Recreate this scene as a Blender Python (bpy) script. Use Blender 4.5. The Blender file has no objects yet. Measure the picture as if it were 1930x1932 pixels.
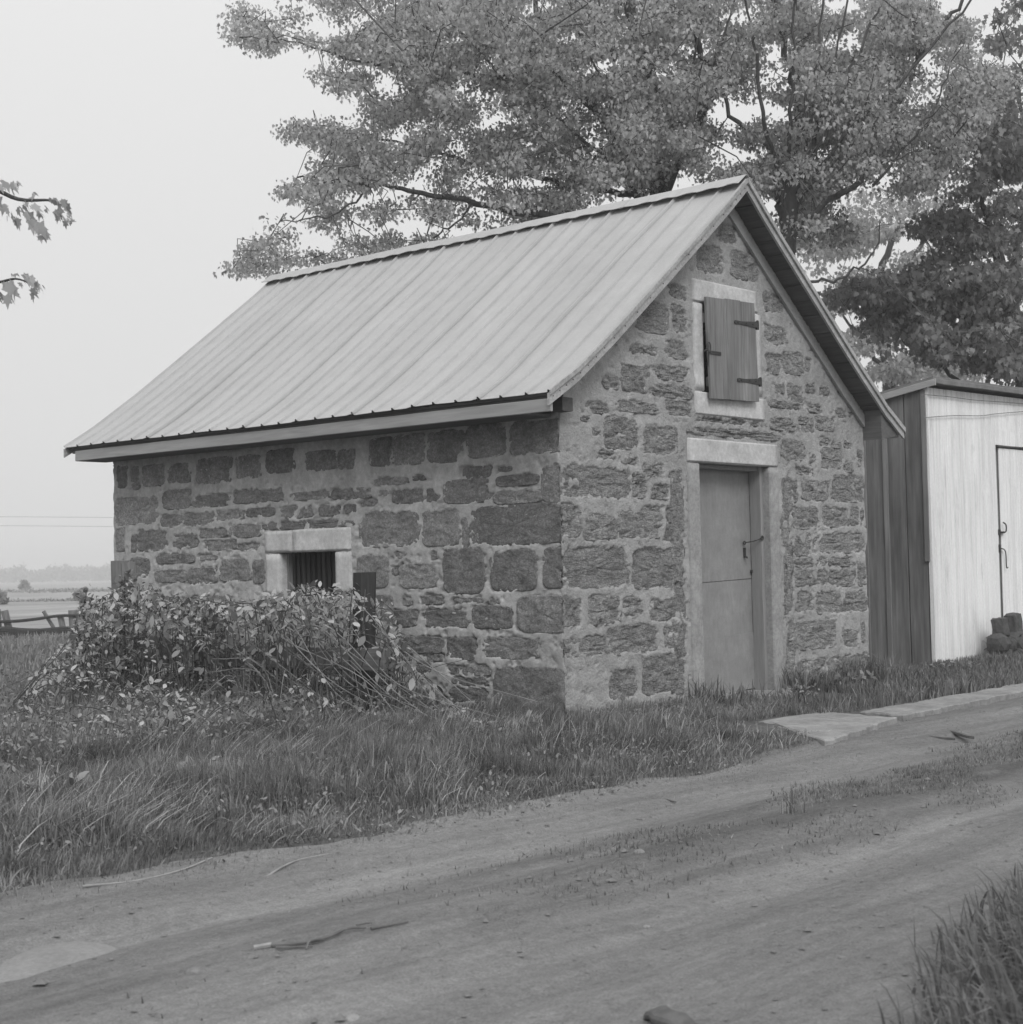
import bpy, bmesh, math, random
import numpy as np
from mathutils import Vector, Matrix

# ------------------------------------------------------------------ camera, world, sun
SC = bpy.context.scene
COL = SC.collection
R_ = math.radians
random.seed(7)
rng = np.random.default_rng(11)

CC = np.array([-8.936643, -7.360669, 1.118302])
CR = np.array([0.65964274, -0.75126475, -0.02174243])
CU = np.array([-0.0123142, -0.03972846, 0.99913463])
CF = np.array([0.75147842, 0.65880416, 0.03545782])
FPX = 3015.977          # focal length in units of a 1930 px wide picture

cam_d = bpy.data.cameras.new('camera')
cam = bpy.data.objects.new('camera', cam_d)
COL.objects.link(cam)
m = Matrix(((CR[0], CU[0], -CF[0], CC[0]), (CR[1], CU[1], -CF[1], CC[1]), (CR[2], CU[2], -CF[2], CC[2]), (0, 0, 0, 1)))
cam.matrix_world = m
cam_d.sensor_fit = 'HORIZONTAL'
cam_d.sensor_width = 56.0
cam_d.lens = FPX / 1930 * 56.0
cam_d.clip_start = 0.1
cam_d.clip_end = 6000
cam_d.dof.use_dof = True
cam_d.dof.focus_distance = 12.0
cam_d.dof.aperture_fstop = 11
SC.camera = cam

W = bpy.data.worlds.new('World')
SC.world = W
W.use_nodes = True
nt = W.node_tree
nt.nodes.clear()
n_out = nt.nodes.new('ShaderNodeOutputWorld')
n_bg = nt.nodes.new('ShaderNodeBackground')
n_sky = nt.nodes.new('ShaderNodeTexSky')
n_sky.sky_type = 'NISHITA'
n_sky.sun_disc = False
SUN_EL, SUN_AZ = R_(42), R_(212)          # azimuth measured from +y towards +x
n_sky.sun_elevation = SUN_EL
n_sky.sun_rotation = SUN_AZ
n_bw = nt.nodes.new('ShaderNodeRGBToBW')
n_tc = nt.nodes.new('ShaderNodeTexCoord')
n_sp = nt.nodes.new('ShaderNodeSeparateXYZ')
n_mr = nt.nodes.new('ShaderNodeMapRange')    # overcast cloud sheet: brighter overhead
n_mr.inputs['From Min'].default_value = 0.0
n_mr.inputs['From Max'].default_value = 1.0
n_mr.inputs['To Min'].default_value = 7.2
n_mr.inputs['To Max'].default_value = 11.6
n_mix = nt.nodes.new('ShaderNodeMix')
n_mix.data_type = 'FLOAT'
n_mix.inputs[0].default_value = 0.06
L = nt.links
L.new(n_tc.outputs['Generated'], n_sp.inputs[0])
L.new(n_sp.outputs['Z'], n_mr.inputs['Value'])
L.new(n_sky.outputs[0], n_bw.inputs[0])
L.new(n_mr.outputs[0], n_mix.inputs[2])
L.new(n_bw.outputs[0], n_mix.inputs[3])
L.new(n_mix.outputs[0], n_bg.inputs['Color'])
n_bg.inputs['Strength'].default_value = 0.1
L.new(n_bg.outputs[0], n_out.inputs[0])

sun_d = bpy.data.lights.new('sun', 'SUN')
sun_d.energy = 1.5
sun_d.angle = R_(24)
sun = bpy.data.objects.new('sun', sun_d)
COL.objects.link(sun)
sd = Vector((math.sin(SUN_AZ) * math.cos(SUN_EL), math.cos(SUN_AZ) * math.cos(SUN_EL), math.sin(SUN_EL)))
sun.rotation_euler = sd.to_track_quat('Z', 'Y').to_euler()
SC.view_settings.view_transform = 'Standard'
SC.view_settings.look = 'None'
SC.view_settings.exposure = 0
SC.view_settings.gamma = 1
SC.view_settings.use_curve_mapping = False
SC.cycles.max_bounces = 6
SC.cycles.transparent_max_bounces = 8
SC.cycles.volume_bounces = 1

# ------------------------------------------------------------------ helpers
def ray(x, y):
    return CF * FPX + CR * (x - 965) - CU * (y - 966)
def on(x, y, ax, v):
    """where the sight line of picture point (x, y) meets the plane axis ax = v"""
    d = ray(x, y)
    return CC + d * ((v - CC[ax]) / d[ax])
def at(x, y, D):
    return CC + ray(x, y) / FPX * D

def hashf(i, j, k=0, s=0):
    h = (np.asarray(i).astype(np.int64) * 374761393 + np.asarray(j).astype(np.int64) * 668265263 + np.asarray(k).astype(np.int64) * 2147483647 + s * 974634) & 0xffffffff
    h = ((h ^ (h >> 13)) * 1274126177) & 0xffffffff
    h = (h ^ (h >> 16)) & 0xffffffff
    return h / 4294967295.0
def vnoise(x, y, s=0):
    x = np.asarray(x, float); y = np.asarray(y, float)
    i = np.floor(x); j = np.floor(y)
    fx = x - i; fy = y - j
    fx = fx * fx * (3 - 2 * fx); fy = fy * fy * (3 - 2 * fy)
    a = hashf(i, j, 0, s); b = hashf(i + 1, j, 0, s); c = hashf(i, j + 1, 0, s); d = hashf(i + 1, j + 1, 0, s)
    return (a * (1 - fx) + b * fx) * (1 - fy) + (c * (1 - fx) + d * fx) * fy
def fbm(x, y, s=0, o=4, g=.5):
    t = 0; a = 1; n = 0
    for q in range(o):
        t = t + a * vnoise(np.asarray(x) * 2 ** q + 17.3 * q, np.asarray(y) * 2 ** q - 9.1 * q, s + q)
        n += a; a *= g
    return t / n            # 0..1

def link(name, me, mat=None, parent=None):
    o = bpy.data.objects.new(name, me)
    COL.objects.link(o)
    if mat is not None and me is not None:
        me.materials.append(mat)
    if parent is not None:
        o.parent = parent
    return o
def mesh(name, V, F, mat=None, parent=None, smooth=False):
    me = bpy.data.meshes.new(name)
    me.from_pydata([tuple(map(float, v)) for v in V], [], [tuple(map(int, f)) for f in F])
    if smooth:
        me.polygons.foreach_set('use_smooth', [True] * len(me.polygons))
    me.update()
    return link(name, me, mat, parent)
def fastmesh(name, V, F, mat=None, parent=None, tone=None, smooth=False):
    """V (n,3) array, F (m,k) array of equal-sided polygons, tone: one value per face"""
    me = bpy.data.meshes.new(name)
    V = np.ascontiguousarray(V, dtype=np.float32); F = np.ascontiguousarray(F, dtype=np.int32)
    me.vertices.add(len(V)); me.vertices.foreach_set('co', V.ravel())
    me.loops.add(F.size); me.loops.foreach_set('vertex_index', F.ravel())
    me.polygons.add(len(F))
    me.polygons.foreach_set('loop_start', np.arange(0, F.size, F.shape[1], dtype=np.int32))
    me.polygons.foreach_set('loop_total', np.full(len(F), F.shape[1], dtype=np.int32))
    if smooth:
        me.polygons.foreach_set('use_smooth', np.ones(len(F), dtype=bool))
    if tone is not None:
        a = me.attributes.new('tone', 'FLOAT', 'FACE')
        a.data.foreach_set('value', np.asarray(tone, dtype=np.float32))
    me.update(calc_edges=True)
    me.validate()
    return link(name, me, mat, parent)
def empty(name, loc, label=None, cat=None, group=None):
    o = bpy.data.objects.new(name, None)
    COL.objects.link(o)
    o.location = [float(v) for v in loc]
    o.empty_display_size = .1
    if label: tag(o, label, cat, group)
    return o
def tag(o, label=None, cat=None, group=None, kind=None):
    if label: o['label'] = label
    if cat: o['category'] = cat
    if group: o['group'] = group
    if kind: o['kind'] = kind
    return o
def adopt(root, *obs):
    """parent world-space meshes to an Empty, keeping them in place"""
    off = Vector(root.location)
    for o in obs:
        o.parent = root
        o.matrix_parent_inverse = Matrix.Translation(-off)
    return root

def catmull(P, n):
    P = [np.array(p, float) for p in P]
    if len(P) < 3:
        return [P[0] + (P[-1] - P[0]) * t for t in np.linspace(0, 1, n * (len(P) - 1) + 1)]
    Q = [2 * P[0] - P[1]] + P + [2 * P[-1] - P[-2]]
    out = []
    for i in range(1, len(Q) - 2):
        for t in np.linspace(0, 1, n, endpoint=False):
            a, b, c, d = Q[i - 1], Q[i], Q[i + 1], Q[i + 2]
            out.append(.5 * ((2 * b) + (c - a) * t + (2 * a - 5 * b + 4 * c - d) * t * t + (3 * b - a - 3 * c + d) * t ** 3))
    out.append(P[-1])
    return out
class MB:
    """collects tubes, boards and boxes into one mesh"""
    def __init__(s): s.V = []; s.F = []
    def add(s, V, F):
        k = len(s.V); s.V += [tuple(map(float, v)) for v in V]; s.F += [tuple(int(i) + k for i in f) for f in F]
    def tube(s, P, r0, r1=None, n=6, sub=1):
        r1 = r0 if r1 is None else r1
        P = catmull(P, sub) if sub > 1 else [np.array(p, float) for p in P]
        m_ = len(P); V = []; F = []
        ref = np.array([0.31, .2, .93])
        for i, p in enumerate(P):
            t = P[min(i + 1, m_ - 1)] - P[max(i - 1, 0)]
            t = t / (np.linalg.norm(t) + 1e-9)
            a = np.cross(t, ref); 
            if np.linalg.norm(a) < .05: a = np.cross(t, np.array([1., 0, 0]))
            a /= np.linalg.norm(a); b = np.cross(t, a)
            r = r0 + (r1 - r0) * i / max(1, m_ - 1)
            for k in range(n):
                an = 2 * math.pi * k / n
                V.append(p + (a * math.cos(an) + b * math.sin(an)) * r)
        for i in range(m_ - 1):
            for k in range(n):
                F.append((i * n + k, i * n + (k + 1) % n, (i + 1) * n + (k + 1) % n, (i + 1) * n + k))
        F.append(tuple(range(n))[::-1]); F.append(tuple((m_ - 1) * n + k for k in range(n)))
        s.add(V, F)
    def box(s, p0, p1):
        x0, y0, z0 = p0; x1, y1, z1 = p1
        s.add([(x0, y0, z0), (x1, y0, z0), (x1, y1, z0), (x0, y1, z0), (x0, y0, z1), (x1, y0, z1), (x1, y1, z1), (x0, y1, z1)],
              [(3, 2, 1, 0), (4, 5, 6, 7), (0, 1, 5, 4), (1, 2, 6, 5), (2, 3, 7, 6), (3, 0, 4, 7)])
    def build(s, name, mat, parent=None, smooth=False):
        return mesh(name, s.V, s.F, mat, parent, smooth)
def board(mb, P, b, c, wb, wc, ch=.004, jit=.0015, seg=1):
    """a board along the polyline P with half-round edges: width wb along b, thickness wc along c"""
    b = np.array(b, float); b /= np.linalg.norm(b); c = np.array(c, float); c /= np.linalg.norm(c)
    P = [np.array(p, float) for p in P]
    if seg > 1:
        Q = []
        for i in range(len(P) - 1):
            for t in np.linspace(0, 1, seg, endpoint=False): Q.append(P[i] + (P[i + 1] - P[i]) * t)
        P = Q + [P[-1]]
    prof = [(-1, -1, 1, 0), (-1, -1, 0, 1), (-1, 1, 0, -1), (-1, 1, 1, 0), (1, 1, -1, 0), (1, 1, 0, -1), (1, -1, 0, 1), (1, -1, -1, 0)]
    V = []
    for p in P:
        jb, jc = random.uniform(-jit, jit), random.uniform(-jit, jit)
        for (sb, sc_, cb, cc_) in prof:
            V.append(p + b * (sb * wb / 2 + cb * ch + jb + random.uniform(-jit, jit) * .4) + c * (sc_ * wc / 2 + cc_ * ch + jc))
    F = []
    for i in range(len(P) - 1):
        for k in range(8):
            F.append((i * 8 + k, i * 8 + (k + 1) % 8, (i + 1) * 8 + (k + 1) % 8, (i + 1) * 8 + k))
    F.append(tuple(range(8))[::-1]); F.append(tuple((len(P) - 1) * 8 + k for k in range(8)))
    mb.add(V, F)
def one_board(name, mat, parent, *a, **k):
    mb = MB(); board(mb, *a, **k); return mb.build(name, mat, parent)

# ------------------------------------------------------------------ materials (a black and white photograph: all greys)
def new_mat(name):
    m_ = bpy.data.materials.new(name); m_.use_nodes = True
    t = m_.node_tree; t.nodes.clear()
    out = t.nodes.new('ShaderNodeOutputMaterial'); bs = t.nodes.new('ShaderNodeBsdfPrincipled')
    t.links.new(bs.outputs[0], out.inputs[0])
    return m_, t, bs, out
def mnode(t, op, a, b=None, clamp=False):
    n = t.nodes.new('ShaderNodeMath'); n.operation = op; n.use_clamp = clamp
    for i, v in enumerate((a, b)):
        if v is None: continue
        if isinstance(v, (int, float)): n.inputs[i].default_value = v
        else: t.links.new(v, n.inputs[i])
    return n.outputs[0]
def tex(t, scale, detail=4, rough=.6, stretch=(1, 1, 1), co=None, off=0, kind='noise', dist=0):
    if co is None:
        c = t.nodes.new('ShaderNodeTexCoord'); co = c.outputs['Object']
    mp = t.nodes.new('ShaderNodeMapping'); mp.inputs['Scale'].default_value = stretch
    mp.inputs['Location'].default_value = (off, off * .7, off * 1.3)
    t.links.new(co, mp.inputs[0])
    if kind == 'noise':
        n = t.nodes.new('ShaderNodeTexNoise'); n.inputs['Detail'].default_value = detail; n.inputs['Roughness'].default_value = rough
        n.inputs['Distortion'].default_value = dist
        n.inputs['Scale'].default_value = scale; t.links.new(mp.outputs[0], n.inputs['Vector']); return n.outputs[0]
    n = t.nodes.new('ShaderNodeTexVoronoi'); n.feature = kind; n.inputs['Scale'].default_value = scale
    t.links.new(mp.outputs[0], n.inputs['Vector']); return n.outputs[0]
def ramp(t, v, lo, hi, a=0., b=1.):
    n = t.nodes.new('ShaderNodeMapRange'); n.inputs['From Min'].default_value = lo; n.inputs['From Max'].default_value = hi
    n.inputs['To Min'].default_value = a; n.inputs['To Max'].default_value = b; t.links.new(v, n.inputs['Value']); return n.outputs[0]
def finish(t, bs, val, rough=.85, bump=None, bstr=.3, bdist=.01, spec=.25):
    t.links.new(val, bs.inputs['Base Color'])
    bs.inputs['Roughness'].default_value = rough
    bs.inputs['Specular IOR Level'].default_value = spec
    if bump is not None:
        b = t.nodes.new('ShaderNodeBump'); b.inputs['Strength'].default_value = bstr; b.inputs['Distance'].default_value = bdist
        t.links.new(bump, b.inputs['Height']); t.links.new(b.outputs[0], bs.inputs['Normal'])
def surf(name, base, layers, rnd=.1, rough=.85, bumps=(), bstr=.4, bdist=.01, spec=.2):
    """layers: (scale, amount, detail, stretch, lo, hi); colour = base * product(1 + amount*(n-.5)*2)"""
    m_, t, bs, out = new_mat(name)
    v = None
    for i, (sc, am, de, st, lo, hi) in enumerate(layers):
        n = ramp(t, tex(t, sc, de, .62, st, off=i * 3.7), lo, hi, 1 - am, 1 + am)
        v = n if v is None else mnode(t, 'MULTIPLY', v, n)
    oi = t.nodes.new('ShaderNodeObjectInfo')
    r = ramp(t, oi.outputs['Random'], 0, 1, 1 - rnd, 1 + rnd)
    v = mnode(t, 'MULTIPLY', v, r) if v is not None else r
    v = mnode(t, 'MULTIPLY', v, base)
    bp = None
    for i, (sc, am, de, st) in enumerate(bumps):
        n = mnode(t, 'MULTIPLY', tex(t, sc, de, .65, st, off=9 + i * 2.1), am)
        bp = n if bp is None else mnode(t, 'ADD', bp, n)
    finish(t, bs, v, rough, bp, bstr, bdist, spec)
    return m_
U = (1, 1, 1)
M = {}
M['stone'] = surf('stone_grey', .24, [(40, .26, 6, U, .3, .7), (6, .26, 6, U, .3, .7), (17, .22, 5, (1, 1, 2), .3, .7), (90, .22, 3, U, .4, .72)], rnd=.22,
                  bumps=[(30, 1, 6, U), (90, .5, 3, (1, 1, 1.6))], bstr=.9, bdist=.018)
M['stone_rough'] = surf('stone_rough', .315, [(26, .30, 6, (1, 1, 2.0), .3, .7), (9, .2, 4, U, .3, .7), (60, .3, 4, U, .3, .7), (130, .25, 2, U, .3, .7)], rnd=.10,
                  bumps=[(16, 1, 8, (1, 1, 2.6)), (75, .6, 3, (1, 1, 1.4))], bstr=1., bdist=.04)
M['mortar'] = surf('mortar', .365, [(3.2, .15, 5, U, .3, .7), (18, .15, 6, U, .3, .7), (120, .12, 2, U, .3, .7), (1.1, .10, 3, U, .3, .7)], rnd=0,
                  bumps=[(12, 1, 8, U), (60, .6, 4, U)], bstr=.9, bdist=.022)
M['mortar_side'] = surf('mortar_side', .40, [(3.2, .17, 5, U, .3, .7), (9, .13, 6, U, .3, .7), (24, .17, 6, U, .3, .7), (120, .08, 2, U, .3, .7), (1.1, .08, 2, U, .3, .7)], rnd=0,
                  bumps=[(14, 1, 6, U), (60, .35, 4, U)], bstr=.6, bdist=.014)
M['lime'] = surf('pale_limestone', .53, [(4, .22, 6, U, .3, .7), (30, .14, 4, U, .3, .7), (170, .10, 2, U, .3, .7)], rnd=.05,
                  bumps=[(25, 1, 5, U), (120, .5, 2, U)], bstr=.35, bdist=.006)
M['lime_dull'] = surf('dull_limestone', .32, [(5, .2, 6, U, .3, .7), (35, .18, 4, U, .3, .7), (170, .14, 2, U, .3, .7)], rnd=.05,
                  bumps=[(25, 1, 5, U), (120, .5, 2, U)], bstr=.4, bdist=.008)
M['roof'] = surf('galvanised_roof', .42, [(1.3, .05, 3, U, .3, .7), (7, .045, 5, (1, 1, 1), .3, .7), (2.5, .05, 4, (.35, 6, .35), .3, .7), (60, .05, 3, U, .3, .7)], rnd=.035, rough=.55,
                  bumps=[(3, 1, 3, (.6, 1, .6))], bstr=.15, bdist=.01, spec=.3)
def add_rib_shade(m_, attr='rib_shade', amt=.42):
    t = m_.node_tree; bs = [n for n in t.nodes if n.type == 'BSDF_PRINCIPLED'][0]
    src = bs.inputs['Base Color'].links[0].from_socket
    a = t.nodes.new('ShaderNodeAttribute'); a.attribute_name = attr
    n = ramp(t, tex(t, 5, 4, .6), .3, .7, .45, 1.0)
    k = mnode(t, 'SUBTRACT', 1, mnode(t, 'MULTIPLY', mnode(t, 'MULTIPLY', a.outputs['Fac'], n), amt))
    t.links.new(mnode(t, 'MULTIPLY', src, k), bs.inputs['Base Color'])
add_rib_shade(M['roof'], 'rib_shade', .62)  # rib shading put into the roof colour so the ribs read
M['fascia'] = surf('weathered_fascia', .34, [(4, .12, 4, (1, .25, 1), .3, .7), (40, .14, 5, (1, .06, 1), .3, .7)], rnd=.05,
                  bumps=[(45, 1, 5, (1, .05, 1))], bstr=.4, bdist=.004)
M['dark_wood_y'] = surf('dark_roof_board', .11, [(4, .2, 4, (1, .3, 1), .3, .7), (40, .2, 5, (1, .06, 1), .3, .7)], rnd=.2,
                  bumps=[(45, 1, 5, (1, .05, 1))], bstr=.5, bdist=.005)
M['rake'] = surf('painted_rake_board', .37, [(6, .22, 6, U, .3, .7), (50, .24, 4, U, .3, .7)], rnd=.04, bumps=[(50, 1, 4, U)], bstr=.3, bdist=.004)
M['frieze'] = surf('weathered_frieze', .33, [(5, .14, 5, U, .3, .7), (60, .12, 4, U, .3, .7)], rnd=.04, bumps=[(50, 1, 4, U)], bstr=.3, bdist=.004)
M['shutter'] = surf('weathered_shutter_board', .20, [(3, .2, 4, (1, 1, .3), .3, .7), (42, .32, 6, (1, 1, .05), .3, .7), (11, .12, 3, (1, 1, .12), .3, .7)], rnd=.07,
                  bumps=[(55, 1, 5, (1, 1, .05))], bstr=.5, bdist=.004)
M['door'] = surf('grey_door_sheet', .255, [(2, .13, 5, U, .3, .7), (11, .10, 6, U, .3, .7), (40, .07, 3, (1, 1, .2), .3, .7), (150, .08, 2, U, .3, .7)], rnd=.06, rough=.6,
                  bumps=[(3, 1, 2, U)], bstr=.12, bdist=.01)
M['jamb_wood'] = surf('grey_jamb_wood', .25, [(4, .12, 4, (1, 1, .3), .3, .7), (45, .12, 5, (1, 1, .06), .3, .7)], rnd=.05, bumps=[(45, 1, 5, (1, 1, .06))], bstr=.4, bdist=.004)
M['iron'] = surf('rusty_iron', .05, [(60, .3, 3, U, .3, .7)], rnd=.1, rough=.7, bumps=[(150, 1, 3, U)], bstr=.3, bdist=.002)
M['slat'] = surf('dark_window_bars', .035, [(30, .2, 4, (1, 1, .1), .3, .7)], rnd=.25)
M['shed_white'] = surf('whitewashed_board', .69, [(2, .06, 4, (1, 1, .2), .3, .7), (32, .12, 6, (1, 1, .04), .3, .55), (9, .10, 5, (1, 1, .25), .28, .42), (150, .08, 2, (1, 1, .3), .3, .7)], rnd=.06,
                  bumps=[(50, 1, 5, (1, 1, .05))], bstr=.35, bdist=.004)
M['shed_dark'] = surf('bare_dark_board', .15, [(1.6, .34, 4, (1, 1, .35), .3, .7), (28, .3, 6, (1, 1, .05), .3, .7), (7, .22, 5, (1, 1, .15), .3, .7)], rnd=.28,
                  bumps=[(50, 1, 5, (1, 1, .05))], bstr=.5, bdist=.005)
M['shed_batten'] = surf('pale_batten', .20, [(2, .3, 4, (1, 1, .3), .3, .7), (28, .25, 5, (1, 1, .05), .3, .7)], rnd=.2)
M['tar'] = surf('roofing_felt', .20, [(8, .2, 4, U, .3, .7), (90, .15, 3, U, .3, .7)], rnd=.1)
M['post'] = surf('old_post', .19, [(5, .2, 4, (1, 1, .3), .3, .7), (45, .25, 5, (1, 1, .06), .3, .7)], rnd=.2, bumps=[(45, 1, 5, (1, 1, .06))], bstr=.6, bdist=.008)
M['post_dark'] = surf('dark_post', .05, [(5, .2, 4, (1, 1, .3), .3, .7), (45, .25, 5, (1, 1, .06), .3, .7)], rnd=.1, bumps=[(45, 1, 5, (1, 1, .06))], bstr=.6, bdist=.008)
M['plank'] = surf('old_plank', .17, [(5, .15, 4, (1, .3, 1), .3, .7), (45, .2, 5, (1, .06, 1), .3, .7)], rnd=.2, bumps=[(45, 1, 5, (1, .06, 1))], bstr=.6, bdist=.006)
M['slab'] = surf('concrete_slab', .27, [(3, .24, 6, U, .3, .7), (22, .2, 5, U, .3, .7), (140, .12, 2, U, .3, .7)], rnd=.05, bumps=[(20, 1, 6, U), (120, .4, 2, U)], bstr=.5, bdist=.01)
M['bark'] = surf('bark', .085, [(6, .3, 5, (1, 1, .4), .3, .7), (40, .2, 4, (1, 1, .3), .3, .7)], rnd=.1, bumps=[(25, 1, 5, (1, 1, .3))], bstr=.6, bdist=.02)
M['bark_pale'] = surf('bark_pale', .16, [(6, .3, 5, (1, 1, .4), .3, .7)], rnd=.1)
M['cane'] = surf('dead_cane', .26, [(9, .3, 4, U, .3, .7)], rnd=.1)
M['cane_dark'] = surf('live_cane', .10, [(9, .3, 4, U, .3, .7)], rnd=.1)
M['stick'] = surf('dead_stick', .12, [(20, .3, 4, U, .3, .7)], rnd=.2)
M['straw'] = surf('straw', .30, [(20, .2, 4, U, .3, .7)], rnd=.1)
M['pebble'] = surf('pebble', .23, [(40, .2, 4, U, .3, .7)], rnd=.3, bumps=[(40, 1, 4, U)], bstr=.4, bdist=.004)
M['brick'] = surf('old_brick', .075, [(30, .3, 4, U, .3, .7)], rnd=.25, bumps=[(40, 1, 4, U)], bstr=.6, bdist=.006)
M['dirt_rock'] = surf('dusty_rock', .245, [(6, .1, 4, U, .3, .7), (60, .15, 4, U, .3, .7)], rnd=0, bumps=[(30, 1, 5, U)], bstr=.5, bdist=.01)
M['paper'] = surf('paper', .75, [(30, .05, 4, U, .3, .7)], rnd=0)
M['wire'] = surf('wire', .18, [(30, .05, 4, U, .3, .7)], rnd=0)

def leaf_mat(name, base, var=.45, trans=.35, patch=None, rough=.6):
    m_, t, bs, out = new_mat(name)
    a = t.nodes.new('ShaderNodeAttribute'); a.attribute_name = 'tone'
    v = ramp(t, a.outputs['Fac'], 0, 1, base * (1 - var), base * (1 + var))
    if patch:
        n = tex(t, patch[0], 3, .6)
        v = mnode(t, 'MULTIPLY', v, ramp(t, n, .35, .65, 1 - patch[1], 1 + patch[1]))
    bs.inputs['Roughness'].default_value = rough; bs.inputs['Specular IOR Level'].default_value = .3
    t.links.new(v, bs.inputs['Base Color'])
    tr = t.nodes.new('ShaderNodeBsdfTranslucent'); t.links.new(v, tr.inputs[0])
    mx = t.nodes.new('ShaderNodeMixShader'); mx.inputs[0].default_value = trans
    t.links.new(bs.outputs[0], mx.inputs[1]); t.links.new(tr.outputs[0], mx.inputs[2]); t.links.new(mx.outputs[0], out.inputs[0])
    return m_
M['maple'] = leaf_mat('maple_leaf', .43, .5, .46)
M['maple_dark'] = leaf_mat('dark_maple_leaf', .22, .4, .35)
M['maple_pale'] = leaf_mat('pale_leaf', .38, .35, .4)
M['bush_leaf'] = leaf_mat('bramble_leaf', .34, .75, .3)
M['grass'] = leaf_mat('grass_blade', .20, .7, .3, patch=(2.5, .3))
M['grass_pale'] = leaf_mat('pale_grass_blade', .25, .4, .3, patch=(.6, .2))
M['cover_leaf'] = leaf_mat('cover_leaf', .24, .5, .3)
M['grass_dry'] = leaf_mat('dry_blade', .36, .4, .3)
M['grass_near'] = leaf_mat('near_grass_blade', .17, .5, .3)

# ------------------------------------------------------------------ the ground
def road_dist(x, y):
    """0 inside the track, growing outside it"""
    yl = road_left(x); yr = road_right(x)
    return np.maximum(np.maximum(y - yl, yr - y), 0)
RLX = [-60, -12, -5.9, -4.5, -3.8, -2.75, -1.4, -.2, 1.35, 4., 8, 60]
RLY = [-2.6, -2.2, -2.33, -2.46, -2.46, -2.46, -2.36, -2.2, -1.95, -1.74, -1.7, -1.7]
RRX = [-60, -7, -5.5, -4.36, -3.1, -1, 60]
RRY = [-6.3, -6.0, -5.36, -5.03, -4.8, -4.7, -4.6]
def road_left(x): return np.interp(x, RLX, RLY)
def road_right(x): return np.interp(x, RRX, RRY)
def gz(x, y):
    x = np.asarray(x, float); y = np.asarray(y, float)
    z = (fbm(x * .9, y * .9, 3, 3) - .5) * .05
    yl = road_left(x); yr = road_right(x)
    t = (y - yr) / (yl - yr)                         # 0 right edge .. 1 left edge
    inside = np.clip(1 - np.maximum(np.abs(t - .5) - .5, 0) * 6, 0, 1)
    rut = -.035 * (np.exp(-((t - .27) / .12) ** 2) + np.exp(-((t - .8) / .11) ** 2)) + .02 * np.exp(-((t - .55) / .12) ** 2)
    rut = rut + (vnoise(x * .35, y * 9, 5) - .5) * .022 + (vnoise(x * 1.1, y * 16, 6) - .5) * .012
    z = z + rut * inside
    z = z + .04 * np.clip((y - yl) * 1.6, 0, 1)         # verge stands a little above the track
    z = z + .05 * np.clip((yr - y) * 1.2, 0, 1)
    dip = np.clip((x - 4.2) / .5, 0, 1) * np.clip((8.0 - x) / .5, 0, 1) * np.clip((y - .35) / .6, 0, 1) * np.clip((6 - y), 0, 1)
    z = z - .22 * dip
    far = np.clip((np.hypot(x, y) - 60) / 200, 0, 1)
    return z * (1 - far) - .03
def axis(a, b, step, far, gr=1.16):
    c = list(np.arange(a, b, step)); s = step; v = c[-1]
    while v < far: s *= gr; v += s; c.append(v)
    s = step; v = c[0]; pre = []
    while v > -far: s *= gr; v -= s; pre.append(v)
    return np.array(pre[::-1] + c)
gx = axis(-8.5, 5.5, .05, 1500); gy = axis(-6.6, 2.2, .04, 1500)
GX, GY = np.meshgrid(gx, gy)
GZ = gz(GX, GY)
nx, ny = len(gx), len(gy)
idx = np.arange(nx * ny).reshape(ny, nx)
quads = np.stack([idx[:-1, :-1], idx[:-1, 1:], idx[1:, 1:], idx[1:, :-1]], -1).reshape(-1, 4)
def ground_mat():
    m_, t, bs, out = new_mat('grassy_ground')
    c = t.nodes.new('ShaderNodeNewGeometry'); sp = t.nodes.new('ShaderNodeSeparateXYZ'); t.links.new(c.outputs['Position'], sp.inputs[0])
    co = c.outputs['Position']
    near = mnode(t, 'MULTIPLY', ramp(t, tex(t, 1.4, 4, co=co), .3, .7, .75, 1.25), ramp(t, tex(t, 35, 5, co=co), .3, .7, .6, 1.4))
    near = mnode(t, 'MULTIPLY', near, .11)
    fld = ramp(t, tex(t, .05, 4, .6, (1, 2.2, 1), co=co), .35, .65, .8, 1.15)
    fld = mnode(t, 'MULTIPLY', fld, ramp(t, tex(t, 1.1, 4, co=co), .3, .7, .9, 1.1))
    fld = mnode(t, 'MULTIPLY', mnode(t, 'MULTIPLY', fld, ramp(t, tex(t, .25, 4, .6, (1, 1.6, 1), co=co, off=3), .3, .7, .72, 1.16)), .33)
    edge = mnode(t, 'ADD', sp.outputs['Y'], mnode(t, 'MULTIPLY', sp.outputs['X'], .25))
    edge = mnode(t, 'ADD', edge, ramp(t, tex(t, .35, 3, co=co), 0, 1, -3, 3))
    k = ramp(t, edge, 17.0, 21.5)
    mx = t.nodes.new('ShaderNodeMix'); mx.data_type = 'FLOAT'
    t.links.new(k, mx.inputs[0]); t.links.new(near, mx.inputs[2]); t.links.new(fld, mx.inputs[3])
    finish(t, bs, mx.outputs[0], .95, tex(t, 30, 5, co=co), .5, .02, .1)
    return m_
ground = fastmesh('ground', np.stack([GX, GY, GZ], -1).reshape(-1, 3), quads, ground_mat(), smooth=True)
tag(ground, kind='structure')

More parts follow.
